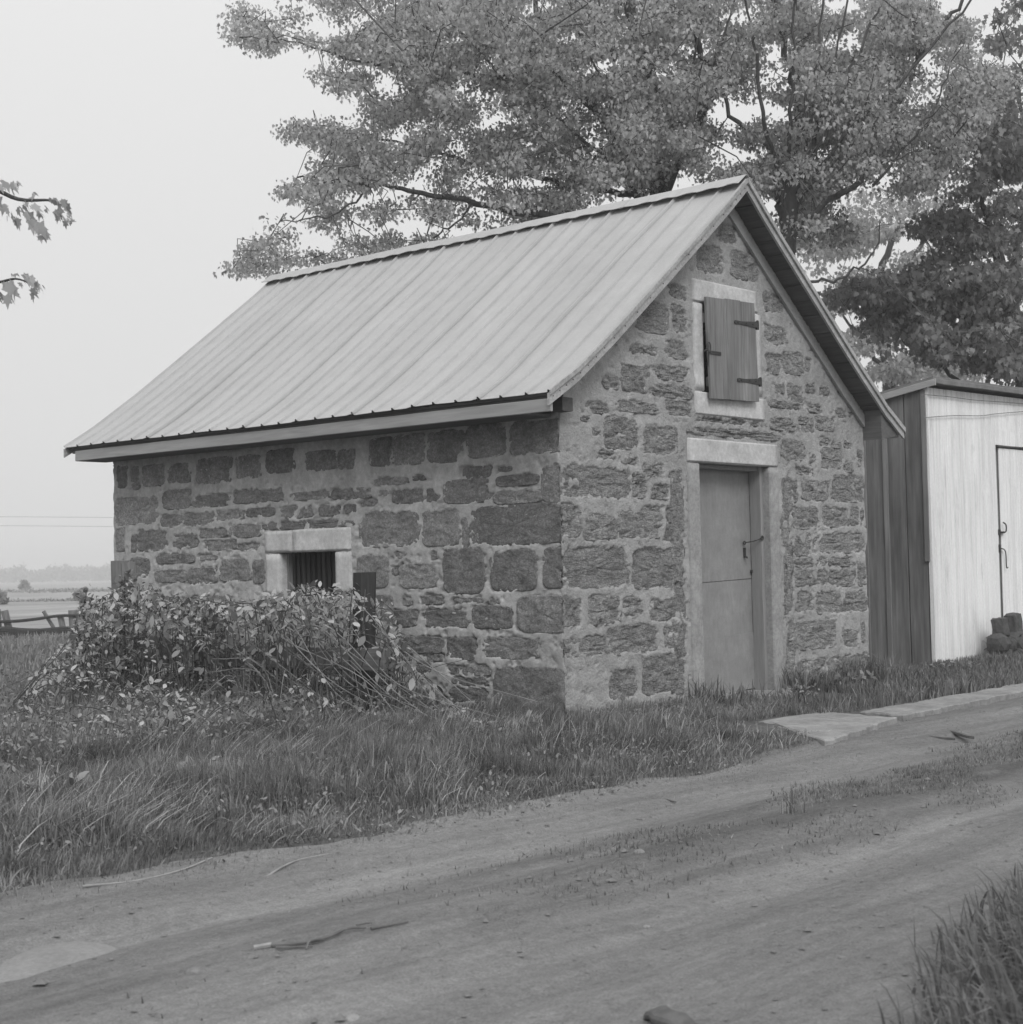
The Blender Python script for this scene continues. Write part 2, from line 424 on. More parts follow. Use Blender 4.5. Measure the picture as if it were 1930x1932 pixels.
def dirt_mat():
    m_, t, bs, out = new_mat('trodden_dirt')
    c = t.nodes.new('ShaderNodeNewGeometry'); co = c.outputs['Position']
    sp = t.nodes.new('ShaderNodeSeparateXYZ'); t.links.new(co, sp.inputs[0])
    v = ramp(t, tex(t, 1.6, 5, .6, (.22, 2.2, 1), co=co), .3, .7, .76, 1.22)
    v = mnode(t, 'MULTIPLY', v, ramp(t, tex(t, 5.0, 4, .6, (.25, 2.2, 1), co=co, off=4), .3, .7, .90, 1.10))
    v = mnode(t, 'MULTIPLY', v, ramp(t, tex(t, 3.0, 5, .6, co=co, off=1), .3, .7, .92, 1.08))
    v = mnode(t, 'MULTIPLY', v, ramp(t, tex(t, 26, 5, .7, co=co, off=2), .3, .7, .84, 1.16))
    v = mnode(t, 'MULTIPLY', v, ramp(t, tex(t, 130, 3, .7, co=co, off=2), .3, .7, .74, 1.26))
    for yc_, w_ in ((2.86, .3), (4.22, .34)):
        dd_ = mnode(t, 'ABSOLUTE', mnode(t, 'ADD', mnode(t, 'ADD', sp.outputs['Y'], yc_), ramp(t, tex(t, .5, 2, .5, (1, .1, 1), co=co, off=yc_), .3, .7, -.14, .14)))
        v = mnode(t, 'MULTIPLY', v, ramp(t, dd_, 0, w_, 1.15, 1.0))
    # trodden weeds on the crown between the wheel tracks
    yy = mnode(t, 'ADD', sp.outputs['Y'], mnode(t, 'MULTIPLY', sp.outputs['X'], -.02))
    d = mnode(t, 'ABSOLUTE', mnode(t, 'ADD', yy, 3.42))
    k = ramp(t, d, .62, .12)
    k = mnode(t, 'MULTIPLY', k, ramp(t, tex(t, 2.2, 5, .7, (.5, 1.4, 1), co=co, off=7), .34, .52))
    k = mnode(t, 'MULTIPLY', k, ramp(t, sp.outputs['X'], -6.0, -2.0, .0, .8))
    v = mnode(t, 'MULTIPLY', v, mnode(t, 'SUBTRACT', 1, mnode(t, 'MULTIPLY', k, .5)))
    v = mnode(t, 'MULTIPLY', v, .222)
    b = mnode(t, 'ADD', tex(t, 40, 5, .7, co=co), mnode(t, 'MULTIPLY', tex(t, 9, 4, .6, (.5, 1.6, 1), co=co), 1.6))
    b = mnode(t, 'ADD', b, mnode(t, 'MULTIPLY', tex(t, 14, 6, .75, co=co, off=5), 1.2))
    finish(t, bs, v, .95, b, .8, .022, .08)
    return m_
rx = np.concatenate([np.arange(-40, -9, .5), np.arange(-9, 5, .045), np.arange(5, 60, .4)])
rt = np.linspace(0, 1, 90)
RX = np.repeat(rx[None, :], len(rt), 0)
wob = (fbm(rx * 1.7, rx * 0 + 3, 21, 4) - .5) * .34
yl = road_left(rx) + .12 + wob; yr = road_right(rx) - .42 + (fbm(rx * 1.3, rx * 0 + 9, 31, 4) - .5) * .4
RY = yr[None, :] + rt[:, None] * (yl - yr)[None, :]
RZ = gz(RX, RY) + .006
n1, n2 = RX.shape
ii = np.arange(n1 * n2).reshape(n1, n2)
track = fastmesh('dirt_road', np.stack([RX, RY, RZ], -1).reshape(-1, 3),
                 np.stack([ii[:-1, :-1], ii[:-1, 1:], ii[1:, 1:], ii[1:, :-1]], -1).reshape(-1, 4), dirt_mat(), smooth=True)
tag(track, kind='structure')

# ------------------------------------------------------------------ the stone building
BW, BL = 4.476, 5.508
PROF = [(-.37, 2.352), (-.04, 2.542), (.395, 2.853), (1.134, 3.416), (1.941, 4.038), (2.24, 4.287)]
PROF_R = [(2 * 2.24 - x, z) for x, z in PROF[::-1]]
def roof_z(x):
    xs = [p[0] for p in PROF] + [p[0] for p in PROF_R[1:]]; zs = [p[1] for p in PROF] + [p[1] for p in PROF_R[1:]]
    return np.interp(x, xs, zs)
OH0, OH1 = -.22, 5.762
house = empty('stone_building', (BW / 2, BL / 2, 0), 'small stone outbuilding with a steep ribbed metal roof beside the dirt track', 'building')

c1 = lambda x, y: ((220 + x * .34197) * .772, (1000 + y * .34197) * .772)
c2 = lambda x, y: ((800 + x * .34197) * .772, (1000 + y * .34197) * .772)
c3 = lambda x, y: ((1340 + x * .23834) * .772, (1000 + y * .23834) * .772)
c4 = lambda x, y: ((1340 + x * .23834) * .772, (1350 + y * .23834) * .772)
c5 = lambda x, y: ((1500 + x * .3627) * .772, (500 + y * .3627) * .772)
c6 = lambda x, y: ((1800 + x * .3627) * .772, (1000 + y * .3627) * .772)
def stones_on(cf, lst, side):
    out = []
    for it in lst:
        x0, y0, x1, y1 = it[:4]
        xm, ym = (x0 + x1) / 2, (y0 + y1) / 2
        ax = 0 if side else 1; k = 1 if side else 0
        ua = on(*cf(x0, ym), ax, 0)[k]; ub = on(*cf(x1, ym), ax, 0)[k]
        za = on(*cf(xm, y1), ax, 0)[2]; zb = on(*cf(xm, y0), ax, 0)[2]
        if ua > ub: ua, ub = ub, ua
        if ua < .13: ua = -.03
        out.append((ua, za, ub, zb))
    return out
S1 = [(195,400,270,560),(295,415,350,570),(375,400,530,545),(555,390,710,525),(765,350,1010,525),(1040,330,1215,490),(1265,290,1460,450),(1540,300,1745,435),(1775,290,1885,425),
 (180,640,475,820),(525,580,710,710),(740,615,990,695),(1030,575,1375,665),(1440,590,1700,645),
 (510,755,660,845),(680,745,865,830),(895,725,1085,790),(1120,705,1315,765),(1370,695,1580,775),(1640,690,1775,760),
 (185,850,245,1010),(295,910,330,1020),(345,870,545,1010),(595,895,760,990),(790,860,960,915),(1005,830,1215,915),(825,935,1025,1005),(1055,955,1210,1005),(1255,800,1870,852),
 (485,1040,740,1100),(790,1045,905,1075),(930,1075,1150,1225),(290,1070,425,1200),(470,1150,690,1235),(705,1135,905,1245),(1165,1090,1240,1240)]
S2 = [(300,210,460,400),(475,185,690,390),(720,160,960,375),(1000,110,1260,335),(1310,80,1640,315),
 (345,490,570,540),(615,475,700,510),(40,565,300,640),(365,580,430,620),(470,570,780,665),(840,505,1155,665),(975,410,1160,490),(1225,410,1320,445),(1215,470,1500,545),(1535,410,1655,660),(1200,590,1520,670),(240,650,340,690),
 (240,735,640,975),(685,725,935,970),(962,780,1005,990),(1030,690,1665,960),(120,680,200,740),
 (220,1050,430,1270),(475,1025,590,1065),(465,1135,495,1185),(745,1025,780,1070),(525,1110,770,1275),(835,1005,1110,1310),(1175,1015,1485,1290),(1545,1000,1680,1270),
 (540,1350,600,1400),(680,1330,830,1390),(470,1440,640,1550),(700,1440,1000,1560),(1045,1410,1305,1565),(920,1350,1100,1385),(1160,1350,1230,1395),(1370,1340,1685,1590),
 (500,1630,825,1740),(860,1640,1050,1790),(1120,1640,1500,1780),(470,1760,590,1790),(690,1750,820,1800),
 (640,1810,740,1880),(870,1830,950,1890),(970,1830,1160,1900),(1210,1860,1700,2260),(490,2020,800,2100),(880,2000,1160,2100),(900,1920,1140,1970),(300,2050,460,2160),(520,2160,800,2250),(860,2160,1180,2230)]
side_st = stones_on(c1, S1, True) + stones_on(c2, S2, True)
# courses low on the side wall, mostly behind the brambles
zz = .06
while zz < .9:
    h = random.uniform(.13, .24); u = 1.75 if zz < .8 else 3.2
    while u < 5.35:
        w = random.uniform(.2, .55)
        if not (2.15 < u + w and u < 3.4 and zz + h > .66): side_st.append((u, zz, min(u + w, 5.45), zz + h))
        u += w + random.uniform(.05, .12)
    zz += h + .06
G3 = [(330,80,410,120),(580,90,910,400),(990,180,1310,460),(440,190,530,280),(510,430,680,510),
 (110,600,820,900),(860,660,980,750),(870,760,1015,910),(1080,770,1270,920),(980,570,1170,690),(750,510,900,560),
 (150,985,325,1295),(385,1090,690,1340),(720,1060,1165,1320),(1205,1010,1290,1330),(110,1420,810,1830),(865,1430,1290,1830),(1000,1000,1150,1055)]
G4 = [(60,460,335,770),(420,450,745,740),(775,470,960,640),(1035,480,1310,690),(600,750,1110,1040),(1190,760,1330,970),(90,880,580,1060),(980,1060,1320,1450),(640,1200,900,1500)]
G5 = [(700,130,820,260),(560,280,735,460),(790,330,960,500),(1005,600,1135,720),(160,660,360,860),(390,690,490,860),(1020,820,1160,940),(130,950,275,1010),(350,920,490,1035),
 (1035,1010,1125,1140),(1140,1000,1275,1140),(60,1090,230,1260),(280,1090,480,1180),(270,1220,520,1300),(1090,1210,1145,1270),(1170,1220,1270,1330),(1295,1210,1350,1270),(1380,1230,1450,1290),
 (1050,1330,1270,1370),(1310,1350,1400,1400),(20,1330,300,1400),(360,1330,530,1420),(1060,1440,1220,1520),(1255,1440,1345,1480),(1260,1490,1350,1530),(1370,1430,1480,1520),
 (570,1450,1010,1475),(520,1520,1100,1570),(1130,1590,1280,1720),(1390,1570,1450,1620),(1470,1590,1530,1640),(1560,1600,1610,1640),(1320,1680,1360,1760),(1390,1650,1530,1780),(1555,1730,1610,1800),
 (1240,1050+230,1250,1290),(1500,1380,1600,1430),(1290,1040,1330,1120),(-70,1150,30,1240),(-200,1330,-40,1400),(380,540,480,640)]
G6 = [(410,395,510,440),(640,450,855,620),(440,490,620,610),(380,480,412,620),(385,665,550,805),(580,665,760,790),(770,670,820,780),(838,680,860,790),
 (400,840,500,985),(545,835,865,965),(510,870,532,940),(400,1005,540,1060),(550,1000,610,1050),(625,1000,800,1055),(400,1085,610,1190),(625,1090,800,1190),(820,1040,878,1190),
 (405,1230,520,1360),(540,1235,710,1375),(730,1230,878,1360),(410,1430,660,1610),(720,1490,820,1600),(840,1430,865,1560),(430,1690,590,1800),(640,1660,890,1800),(820,280,845,380)]
gab_st = stones_on(c3, G3, False) + stones_on(c4, G4, False) + stones_on(c5, G5, False) + stones_on(c6, G6, False)
# the two upright dressed blocks with rough margins either side of the door
gab_st += [(1.36, .10, 1.53, .66), (1.37, .70, 1.535, 1.28), (1.38, 1.32, 1.54, 1.86), (3.03, .08, 3.175, .62), (3.03, .66, 3.17, 1.25), (3.02, 1.29, 3.165, 1.86)]

def soutline(u, z, st, seed):
    """signed value: <1 inside the stone's ragged outline"""
    ua, za, ub, zb = st
    cu, cz, a, b = (ua + ub) / 2, (za + zb) / 2, (ub - ua) / 2, (zb - za) / 2
    p = 5.0 + 4.5 * hashf(seed, 3)
    n = fbm(u * 9 + seed * 3.1, z * 9, 40, 3) - .5
    n2 = fbm(u * 38 + seed, z * 38, 50, 3) - .5
    dz = (n * .045 + n2 * .036)
    sk = (hashf(seed, 8) - .5) * .35
    uu = (u - cu) + sk * (z - cz)
    tp = 1 - (hashf(seed, 9) - .5) * .3 * (z - cz) / b
    q = (np.abs(uu) / (a * tp)) ** p + (np.abs(z - cz) / b) ** p
    r = q ** (1 / p)
    return r + dz / min(a, b)

def wall(name, side, umax, st_list, holes, parent, mat, top, step=.0125, amp=.006, low=-.12):
    us = np.arange(0, umax + 1e-6, step); us[-1] = umax; zs = np.arange(low, top.max() + .02 if hasattr(top, 'max') else top, step)
    Ug, Zg = np.meshgrid(us, zs)
    sd_ = 100 if side else 200
    d = (fbm(Ug * 3, Zg * 3, sd_, 3) - .5) * amp * 3 + (fbm(Ug * 14, Zg * 14, sd_ + 9, 4) - .5) * amp * 2.2
    if side: d = d - .012 * np.clip((fbm(Ug * 16, Zg * 22, 78, 4) - .64) / .05, 0, 1)
    if not side:
        cr = fbm(Ug * 20, Zg * 30, 77, 3)          # crumbled pits in the smeared pointing
        d = d - .014 * np.clip((cr - .70) / .06, 0, 1)
    for i, s in enumerate(st_list):
        m0 = (us > s[0] - .06) & (us < s[2] + .06); m1 = (zs > s[1] - .06) & (zs < s[3] + .06)
        if not m0.any() or not m1.any(): continue
        sl = np.ix_(m1, m0)
        r = soutline(Ug[sl], Zg[sl], s, i + sd_)
        k = np.clip((1.0 - r) * min(s[2] - s[0], s[3] - s[1]) / 2 / .006, 0, 1)
        if not side: k = k * np.clip((fbm(Ug[sl] * 6.5, Zg[sl] * 9, 400, 4) - .275) / .05, 0, 1)
        else: k = k * np.clip((fbm(Ug[sl] * 6.5, Zg[sl] * 9, 400, 4) - .24) / .05, 0, 1)
        d[sl] = d[sl] * (1 - k) - .030 * k
    fade = np.clip(Ug / .014, 0, 1); 
    edge = (fbm(Zg * 5, Zg * 0, 300, 4) - .5) * .02 + (fbm(Zg * 23, Zg * 0, 310, 3) - .5) * .012 - .007
    d = d * fade + edge * (1 - fade)
    fe = np.clip((umax - Ug) / .03, 0, 1)
    if side:
        X = -d; Y = Ug + (-edge * (1 - fade)) ; Z = Zg
        Y = Y + (1 - fe) * (fbm(Zg * 6, Zg * 0 + 4, 320, 4) - .5) * .05
    else:
        X = Ug + (-edge * (1 - fade)); Y = -d; Z = Zg
        X = X + (1 - fe) * (fbm(Zg * 6, Zg * 0 + 7, 330, 4) - .5) * .05
    nz, nu = Ug.shape
    I = np.arange(nz * nu).reshape(nz, nu)
    Q = np.stack([I[:-1, :-1], I[:-1, 1:], I[1:, 1:], I[1:, :-1]], -1)
    uc = (Ug[:-1, :-1] + Ug[1:, 1:]) / 2; zc = (Zg[:-1, :-1] + Zg[1:, 1:]) / 2
    keep = zc < (roof_z(uc) - .05 if not side else 2.40)
    for (a0, z0, a1, z1) in holes:
        keep &= ~((uc > a0) & (uc < a1) & (zc > z0) & (zc < z1))
    Q = Q[keep]
    if side: Q = Q[:, ::-1]
    o = fastmesh(name, np.stack([X, Y, Z], -1).reshape(-1, 3), Q, mat, smooth=True)
    adopt(parent, o)
    return o
H_DOOR = (1.70, -.2, 2.87, 2.0); H_SHUT = (1.84, 2.45, 2.66, 3.25); H_WIN = (2.35, .85, 3.18, 1.34)
wall('wall', False, BW, gab_st, [H_DOOR, H_SHUT], house, M['mortar'], np.array([4.3]))
wall('wall', True, BL, side_st, [H_WIN], house, M['mortar_side'], 2.42)
# the two walls out of sight, plain
mb = MB(); mb.box((BW - .35, .02, -.1), (BW - .004, BL, 2.2)); mb.box((.3, BL - .35, -.1), (BW - .35, BL - .01, 2.2))
adopt(house, mb.build('wall', M['mortar']))
mb = MB(); mb.add([(.3, BL - .02, 2.2), (BW, BL - .02, 2.2), (2.24, BL - .02, 4.2), (.3, BL - .3, 2.2), (BW, BL - .3, 2.2), (2.24, BL - .3, 4.2)], [(0, 1, 2)[::-1], (3, 4, 5), (0, 1, 4, 3), (1, 2, 5, 4), (2, 0, 3, 5)])
adopt(house, mb.build('wall', M['mortar']))

def stone_mesh(st, side, seed, rough):
    ua, za, ub, zb = st
    cu, cz, a, b = (ua + ub) / 2, (za + zb) / 2, (ub - ua) / 2, (zb - za) / 2
    na = 52; V = []; nr = 9
    rr = [1.2, 1.08, 1.0, .92, .80, .65, .48, .30, .14]
    p = 5.
    base = (hashf(seed, 5) - .5) * (.012 if rough else .008) + (-.001 if rough else .001)
    tu, tz = (hashf(seed, 6) - .5) * .05, (hashf(seed, 7) - .5) * .05
    for k, r in enumerate(rr):
        for j in range(na):
            th = 2 * math.pi * j / na
            c_, s_ = math.cos(th), math.sin(th)
            f = (abs(c_) ** p + abs(s_) ** p) ** (-1 / p)
            u = cu + a * f * c_ * r; z = cz + b * f * s_ * r
            V.append((u, z, k))
    V.append((cu, cz, nr))
    V = np.array(V)
    u, z, k = V[:, 0], V[:, 1], V[:, 2]
    h = base + (u - cu) * tu * .3 + (z - cz) * tz * .3
    am = .030 if rough else .020
    if rough: h = h - .018 * np.clip((.07 - np.abs(fbm(u * 5 + seed * 1.7, z * 17, 66, 3) - .5)) / .07, 0, 1)
    h = h + (fbm(u * 11 + seed, z * 16, 60, 4) - .5) * am * 1.2 + (fbm(u * 34, z * 45 + seed, 61, 2) - .5) * am * .8
    h = np.where(k < .5, -.03, h)
    lim = .004
    if side:
        P = np.stack([-h, np.clip(u, lim, BL - lim), z], -1)
    else:
        P = np.stack([np.clip(u, lim, BW - lim), -h, z], -1)
    F = []
    for q in range(nr - 1):
        for j in range(na):
            f = (q * na + j, q * na + (j + 1) % na, (q + 1) * na + (j + 1) % na, (q + 1) * na + j)
            F.append(f[::-1] if side else f)
    for j in range(na):
        f = ((nr - 1) * na + j, (nr - 1) * na + (j + 1) % na, nr * na)
        F.append(f[::-1] if side else f)
    return P, F
for side, lst, sd_ in ((True, side_st, 100), (False, gab_st, 200)):
    for i, s in enumerate(lst):
        if not side and s[3] > roof_z((s[0] + s[2]) / 2) - .03: s = (s[0], s[1], s[2], roof_z((s[0] + s[2]) / 2) - .06)
        if s[3] - s[1] < .015: continue
        P, F = stone_mesh(s, side, i + sd_, not side)
        o = mesh('stone', P, F, M['stone_rough'] if not side else M['stone'], None, True)
        adopt(house, o)

# dressed limestone blocks
def block(name, x0, y0, z0, x1, y1, z1, mat=None, rag=.004, parent=None):
    """a chamfered block with slightly uneven faces"""
    bm = bmesh.new()
    bmesh.ops.create_cube(bm, size=1)
    for v in bm.verts:
        v.co = Vector((x0 + (v.co.x + .5) * (x1 - x0), y0 + (v.co.y + .5) * (y1 - y0), z0 + (v.co.z + .5) * (z1 - z0)))
    bmesh.ops.bevel(bm, geom=list(bm.edges), offset=.007, segments=2, affect='EDGES')
    L_ = max(x1 - x0, y1 - y0, z1 - z0)
    bmesh.ops.subdivide_edges(bm, edges=[e for e in bm.edges if e.calc_length() > .1], cuts=max(2, int(L_ / .06)), use_grid_fill=True)
    for v in bm.verts:
        n = fbm(np.array(v.co.x * 13 + v.co.z * 3), np.array(v.co.z * 13 + v.co.y * 11), 90, 3) - .5
        v.co += Vector((float(n) * rag, float(n) * rag * 1.5, float(n) * rag))
    me = bpy.data.meshes.new(name); bm.to_mesh(me); bm.free()
    me.polygons.foreach_set('use_smooth', [True] * len(me.polygons))
    o = link(name, me, mat or M['lime'])
    adopt(parent or house, o)
    return o
block('lintel', 1.608, -.014, 1.946, 2.952, .2, 2.138)
block('jamb', 1.60, -.010, -.05, 1.766, .2, 1.938, M['lime_dull'])
block('jamb', 2.812, -.010, -.05, 2.962, .2, 1.942, M['lime_dull'])
block('lintel', 1.728, -.012, 3.255, 2.70, .2, 3.44)
block('jamb', 1.735, -.009, 2.53, 1.872, .2, 3.247)
block('jamb', 2.648, -.009, 2.54, 2.745, .2, 3.247)
block('sill', 1.728, -.013, 2.335, 2.765, .22, 2.522)
block('lintel', -.014, 2.215, 1.297, .22, 2.93, 1.487)
block('lintel', -.012, 2.935, 1.297, .22, 3.297, 1.483)
block('jamb', -.010, 3.105, .93, .22, 3.29, 1.290)
block('jamb', -.010, 2.215, .93, .22, 2.41, 1.290)
block('sill', -.013, 2.20, .735, .22, 3.30, .924)

# small barred window in the side wall
win = empty('barred_window', (.16, 2.76, .93))
win.parent = house; win.matrix_parent_inverse = Matrix.Translation(-house.location)
mb = MB(); mb.box((.17, 2.40, .9), (.19, 3.12, 1.31)); o = mb.build('pane', M['slat']); adopt(win, o)
for k in range(11):
    y = 2.435 + k * .064
    o = one_board('bar', M['slat'], None, [(.13, y, .91), (.13, y, 1.305)], (0, 1, 0), (1, 0, 0), .034, .02, .003, .002, 4)
    adopt(win, o)
for y in (2.41, 3.10):
    adopt(win, one_board('window_post', M['post'] if y > 3 else M['slat'], None, [(.10, y, .92), (.10, y, 1.29)], (0, 1, 0), (1, 0, 0), .035, .05, .004, .001, 3))

# door with its sheet metal panels, frame and fastenings
door = empty('door', (2.28, .2, 0)); door.parent = house; door.matrix_parent_inverse = Matrix.Translation(-house.location)
dy = .178
def sheet(name, x0, x1, z0, z1, y, mat, tilt=0., bow=.006, parent=None):
    V = []; F = []; n = 10; m2 = 12
    for j in range(m2 + 1):
        for i in range(n + 1):
            u, v = i / n, j / m2
            x = x0 + (x1 - x0) * u; z = z0 + (z1 - z0) * v + tilt * (u - .5)
            d = bow * (float(fbm(u * 2.3, v * 2.3 + z0, 12, 2)) - .5)
            V.append((x, y + d, z))
    k = len(V); V += [(v[0], v[1] + .006, v[2]) for v in V]
    for j in range(m2):
        for i in range(n):
            q = j * (n + 1) + i; F.append((q, q + 1, q + n + 2, q + n + 1)); F.append((q + k, q + n + 1 + k, q + n + 2 + k, q + 1 + k))
    for j in range(m2):
        for e in (0, n):
            q = j * (n + 1) + e; F.append((q, q + n + 1, q + n + 1 + k, q + k))
    for i in range(n):
        for e in (0, m2):
            q = e * (n + 1) + i; F.append((q, q + 1, q + 1 + k, q + k))
    return adopt(parent or door, mesh(name, V, F, mat, None, False))
mb = MB(); mb.box((1.76, dy + .012, .02), (2.815, dy + .05, 1.95)); adopt(door, mb.build('door_leaf', M['shutter']))
sheet('panel', 1.766, 2.815, .978, 1.945, dy, M['door'], .028, .010)
sheet('panel', 1.766, 2.815, .44, .972, dy - .001, M['door'], .028, .007)
sheet('panel', 1.766, 2.815, .03, .505, dy - .008, M['door'], .05, .010)
adopt(door, one_board('door_frame', M['jamb_wood'], None, [(2.79, .115, 0), (2.79, .115, 1.945)], (0, 1, 0), (1, 0, 0), .115, .045, .005, .002, 14))
adopt(door, one_board('door_frame', M['jamb_wood'], None, [(1.79, .15, 0), (1.79, .15, 1.945)], (0, 1, 0), (1, 0, 0), .05, .04, .005, .001, 4))
adopt(door, one_board('door_frame', M['jamb_wood'], None, [(1.768, .13, 1.925), (2.81, .13, 1.925)], (0, 1, 0), (0, 0, 1), .09, .035, .005, .001, 4))
hp = on(1404.6, 1024, 1, dy - .02); jp = on(1438, 1015, 0, 2.765)
mb = MB(); mb.tube([hp, (hp + jp) / 2 + np.array([0, -.01, -.006]), jp], .0045, n=6, sub=4); adopt(door, mb.build('door_hook', M['iron']))
mb = MB()
for P, r in ((hp, .014), (jp, .017)):
    mb.tube([P + np.array([r * math.cos(a), 0, r * math.sin(a)]) for a in np.linspace(0, 6.2, 12)], .005, n=5)
adopt(door, mb.build('staple', M['iron']))
hp2 = on(1405, 1040, 1, dy - .012)
mb = MB(); mb.box(hp2 + np.array([-.012, -.006, -.055]), hp2 + np.array([.012, .006, .03])); mb.tube([hp2 + np.array([-.012, -.01, -.045]), hp2 + np.array([0, -.024, -.058]), hp2 + np.array([.014, -.01, -.045])], .005, n=6, sub=3)
adopt(door, mb.build('handle', M['iron']))
hs = on(1421, 1078, 1, dy - .02)
mb = MB(); mb.tube([hs, hs + np.array([.02, -.02, .012]), hs + np.array([.055, -.03, -.01]), hs + np.array([.06, -.03, -.06])], .006, n=6, sub=3)
mb.box(hs + np.array([-.03, .0, -.012]), hs + np.array([.03, .008, .014]))
adopt(door, mb.build('hasp', M['iron']))

# loft shutter
shut = empty('shutter', (2.27, -.04, 2.86)); shut.parent = house; shut.matrix_parent_inverse = Matrix.Translation(-house.location)
sy = -.052
TL, TR, BL_, BR = (on(*c5(612, 618), 1, sy), on(*c5(940, 665), 1, sy), on(*c5(652, 1305), 1, sy), on(*c5(972, 1330), 1, sy))
edges = [0, .395, .70, 1.0]
for a, b in zip(edges[:-1], edges[1:]):
    m0 = (a + b) / 2
    top = TL + (TR - TL) * m0; bot = BL_ + (BR - BL_) * m0
    w = np.linalg.norm(TR - TL) * (b - a) - .004
    top = top + np.array([0, 0, random.uniform(-.006, .004)])
    adopt(shut, one_board('board', M['shutter'], None, [bot, top], TR - TL, (0, 1, 0), w, .028, .004, .0012, 6))
for zf in (.17, .8):
    p0 = BL_ + (TL - BL_) * zf; p1 = BR + (TR - BR) * zf
    adopt(shut, one_board('batten', M['shutter'], None, [p0 + np.array([.02, .031, 0]), p1 + np.array([-.02, .031, 0])], (0, 0, 1), (0, 1, 0), .08, .03))
for (xa, ya, xb, yb) in ((810, 790, 965, 812), (832, 1180, 985, 1195)):
    a = on(*c5(xa, ya), 1, sy - .017); b = on(*c5(xb, yb), 1, sy - .017)
    mb = MB(); V = []
    dirv = (b - a) / np.linalg.norm(b - a); upv = np.array([0, 0, 1.])
    for t, h in ((0, .010), (.06, .016), (.3, .012), (.85, .024), (1, .024)):
        p = a + (b - a) * t
        V += [p + upv * h, p - upv * h, p - upv * h + np.array([0, -.005, 0]), p + upv * h + np.array([0, -.005, 0])]
    F = []
    for i in range(4):
        for k in range(4): F.append((i * 4 + k, i * 4 + (k + 1) % 4, i * 4 + 4 + (k + 1) % 4, i * 4 + 4 + k))
    F += [(0, 1, 2, 3), (19, 18, 17, 16)]
    mb.add(V, F)
    mb.tube([b + dirv * .008 - upv * .04, b + dirv * .008 + upv * .04], .010, n=8)
    mb.box(b + np.array([.012, .0, -.035]), b + np.array([.032, .03, .035]))
    for t in (.15, .5, .8): mb.tube([a + (b - a) * t + np.array([0, -.002, 0]), a + (b - a) * t + np.array([0, -.010, 0])], .006, n=6)
    adopt(shut, mb.build('hinge', M['iron']))
a = on(*c5(648, 993), 1, sy - .018); b = on(*c5(722, 1008), 1, sy - .018)
mb = MB(); mb.box((a[0], a[1] - .004, a[2] - .014), (b[0], a[1] + .004, a[2] + .012)); adopt(shut, mb.build('latch_strap', M['iron']))
q = on(*c5(642, 960), 1, sy - .03)
mb = MB(); mb.tube([q + np.array([.022 * math.cos(t), 0, .04 * math.sin(t)]) for t in np.linspace(-1.4, 4.6, 14)], .005, n=6)
mb.tube([q + np.array([-.05, .02, -.035]), q + np.array([-.01, 0, -.03]), q + np.array([-.01, .01, -.16])], .006, n=6, sub=2)
adopt(shut, mb.build('padlock_ring', M['iron']))

# ---- roof
roof = empty('roof', (2.24, 2.77, 4.2)); roof.parent = house; roof.matrix_parent_inverse = Matrix.Translation(-house.location)
def slope_pts(prof, n=5):
    P = []
    for (xa, za), (xb, zb) in zip(prof[:-1], prof[1:]):
        for t in np.linspace(0, 1, n, endpoint=False): P.append((xa + (xb - xa) * t, za + (zb - za) * t))
    P.append(prof[-1]); return P
PS = slope_pts(PROF)
PS = [(float(x), float(z)) for x, z in PS]
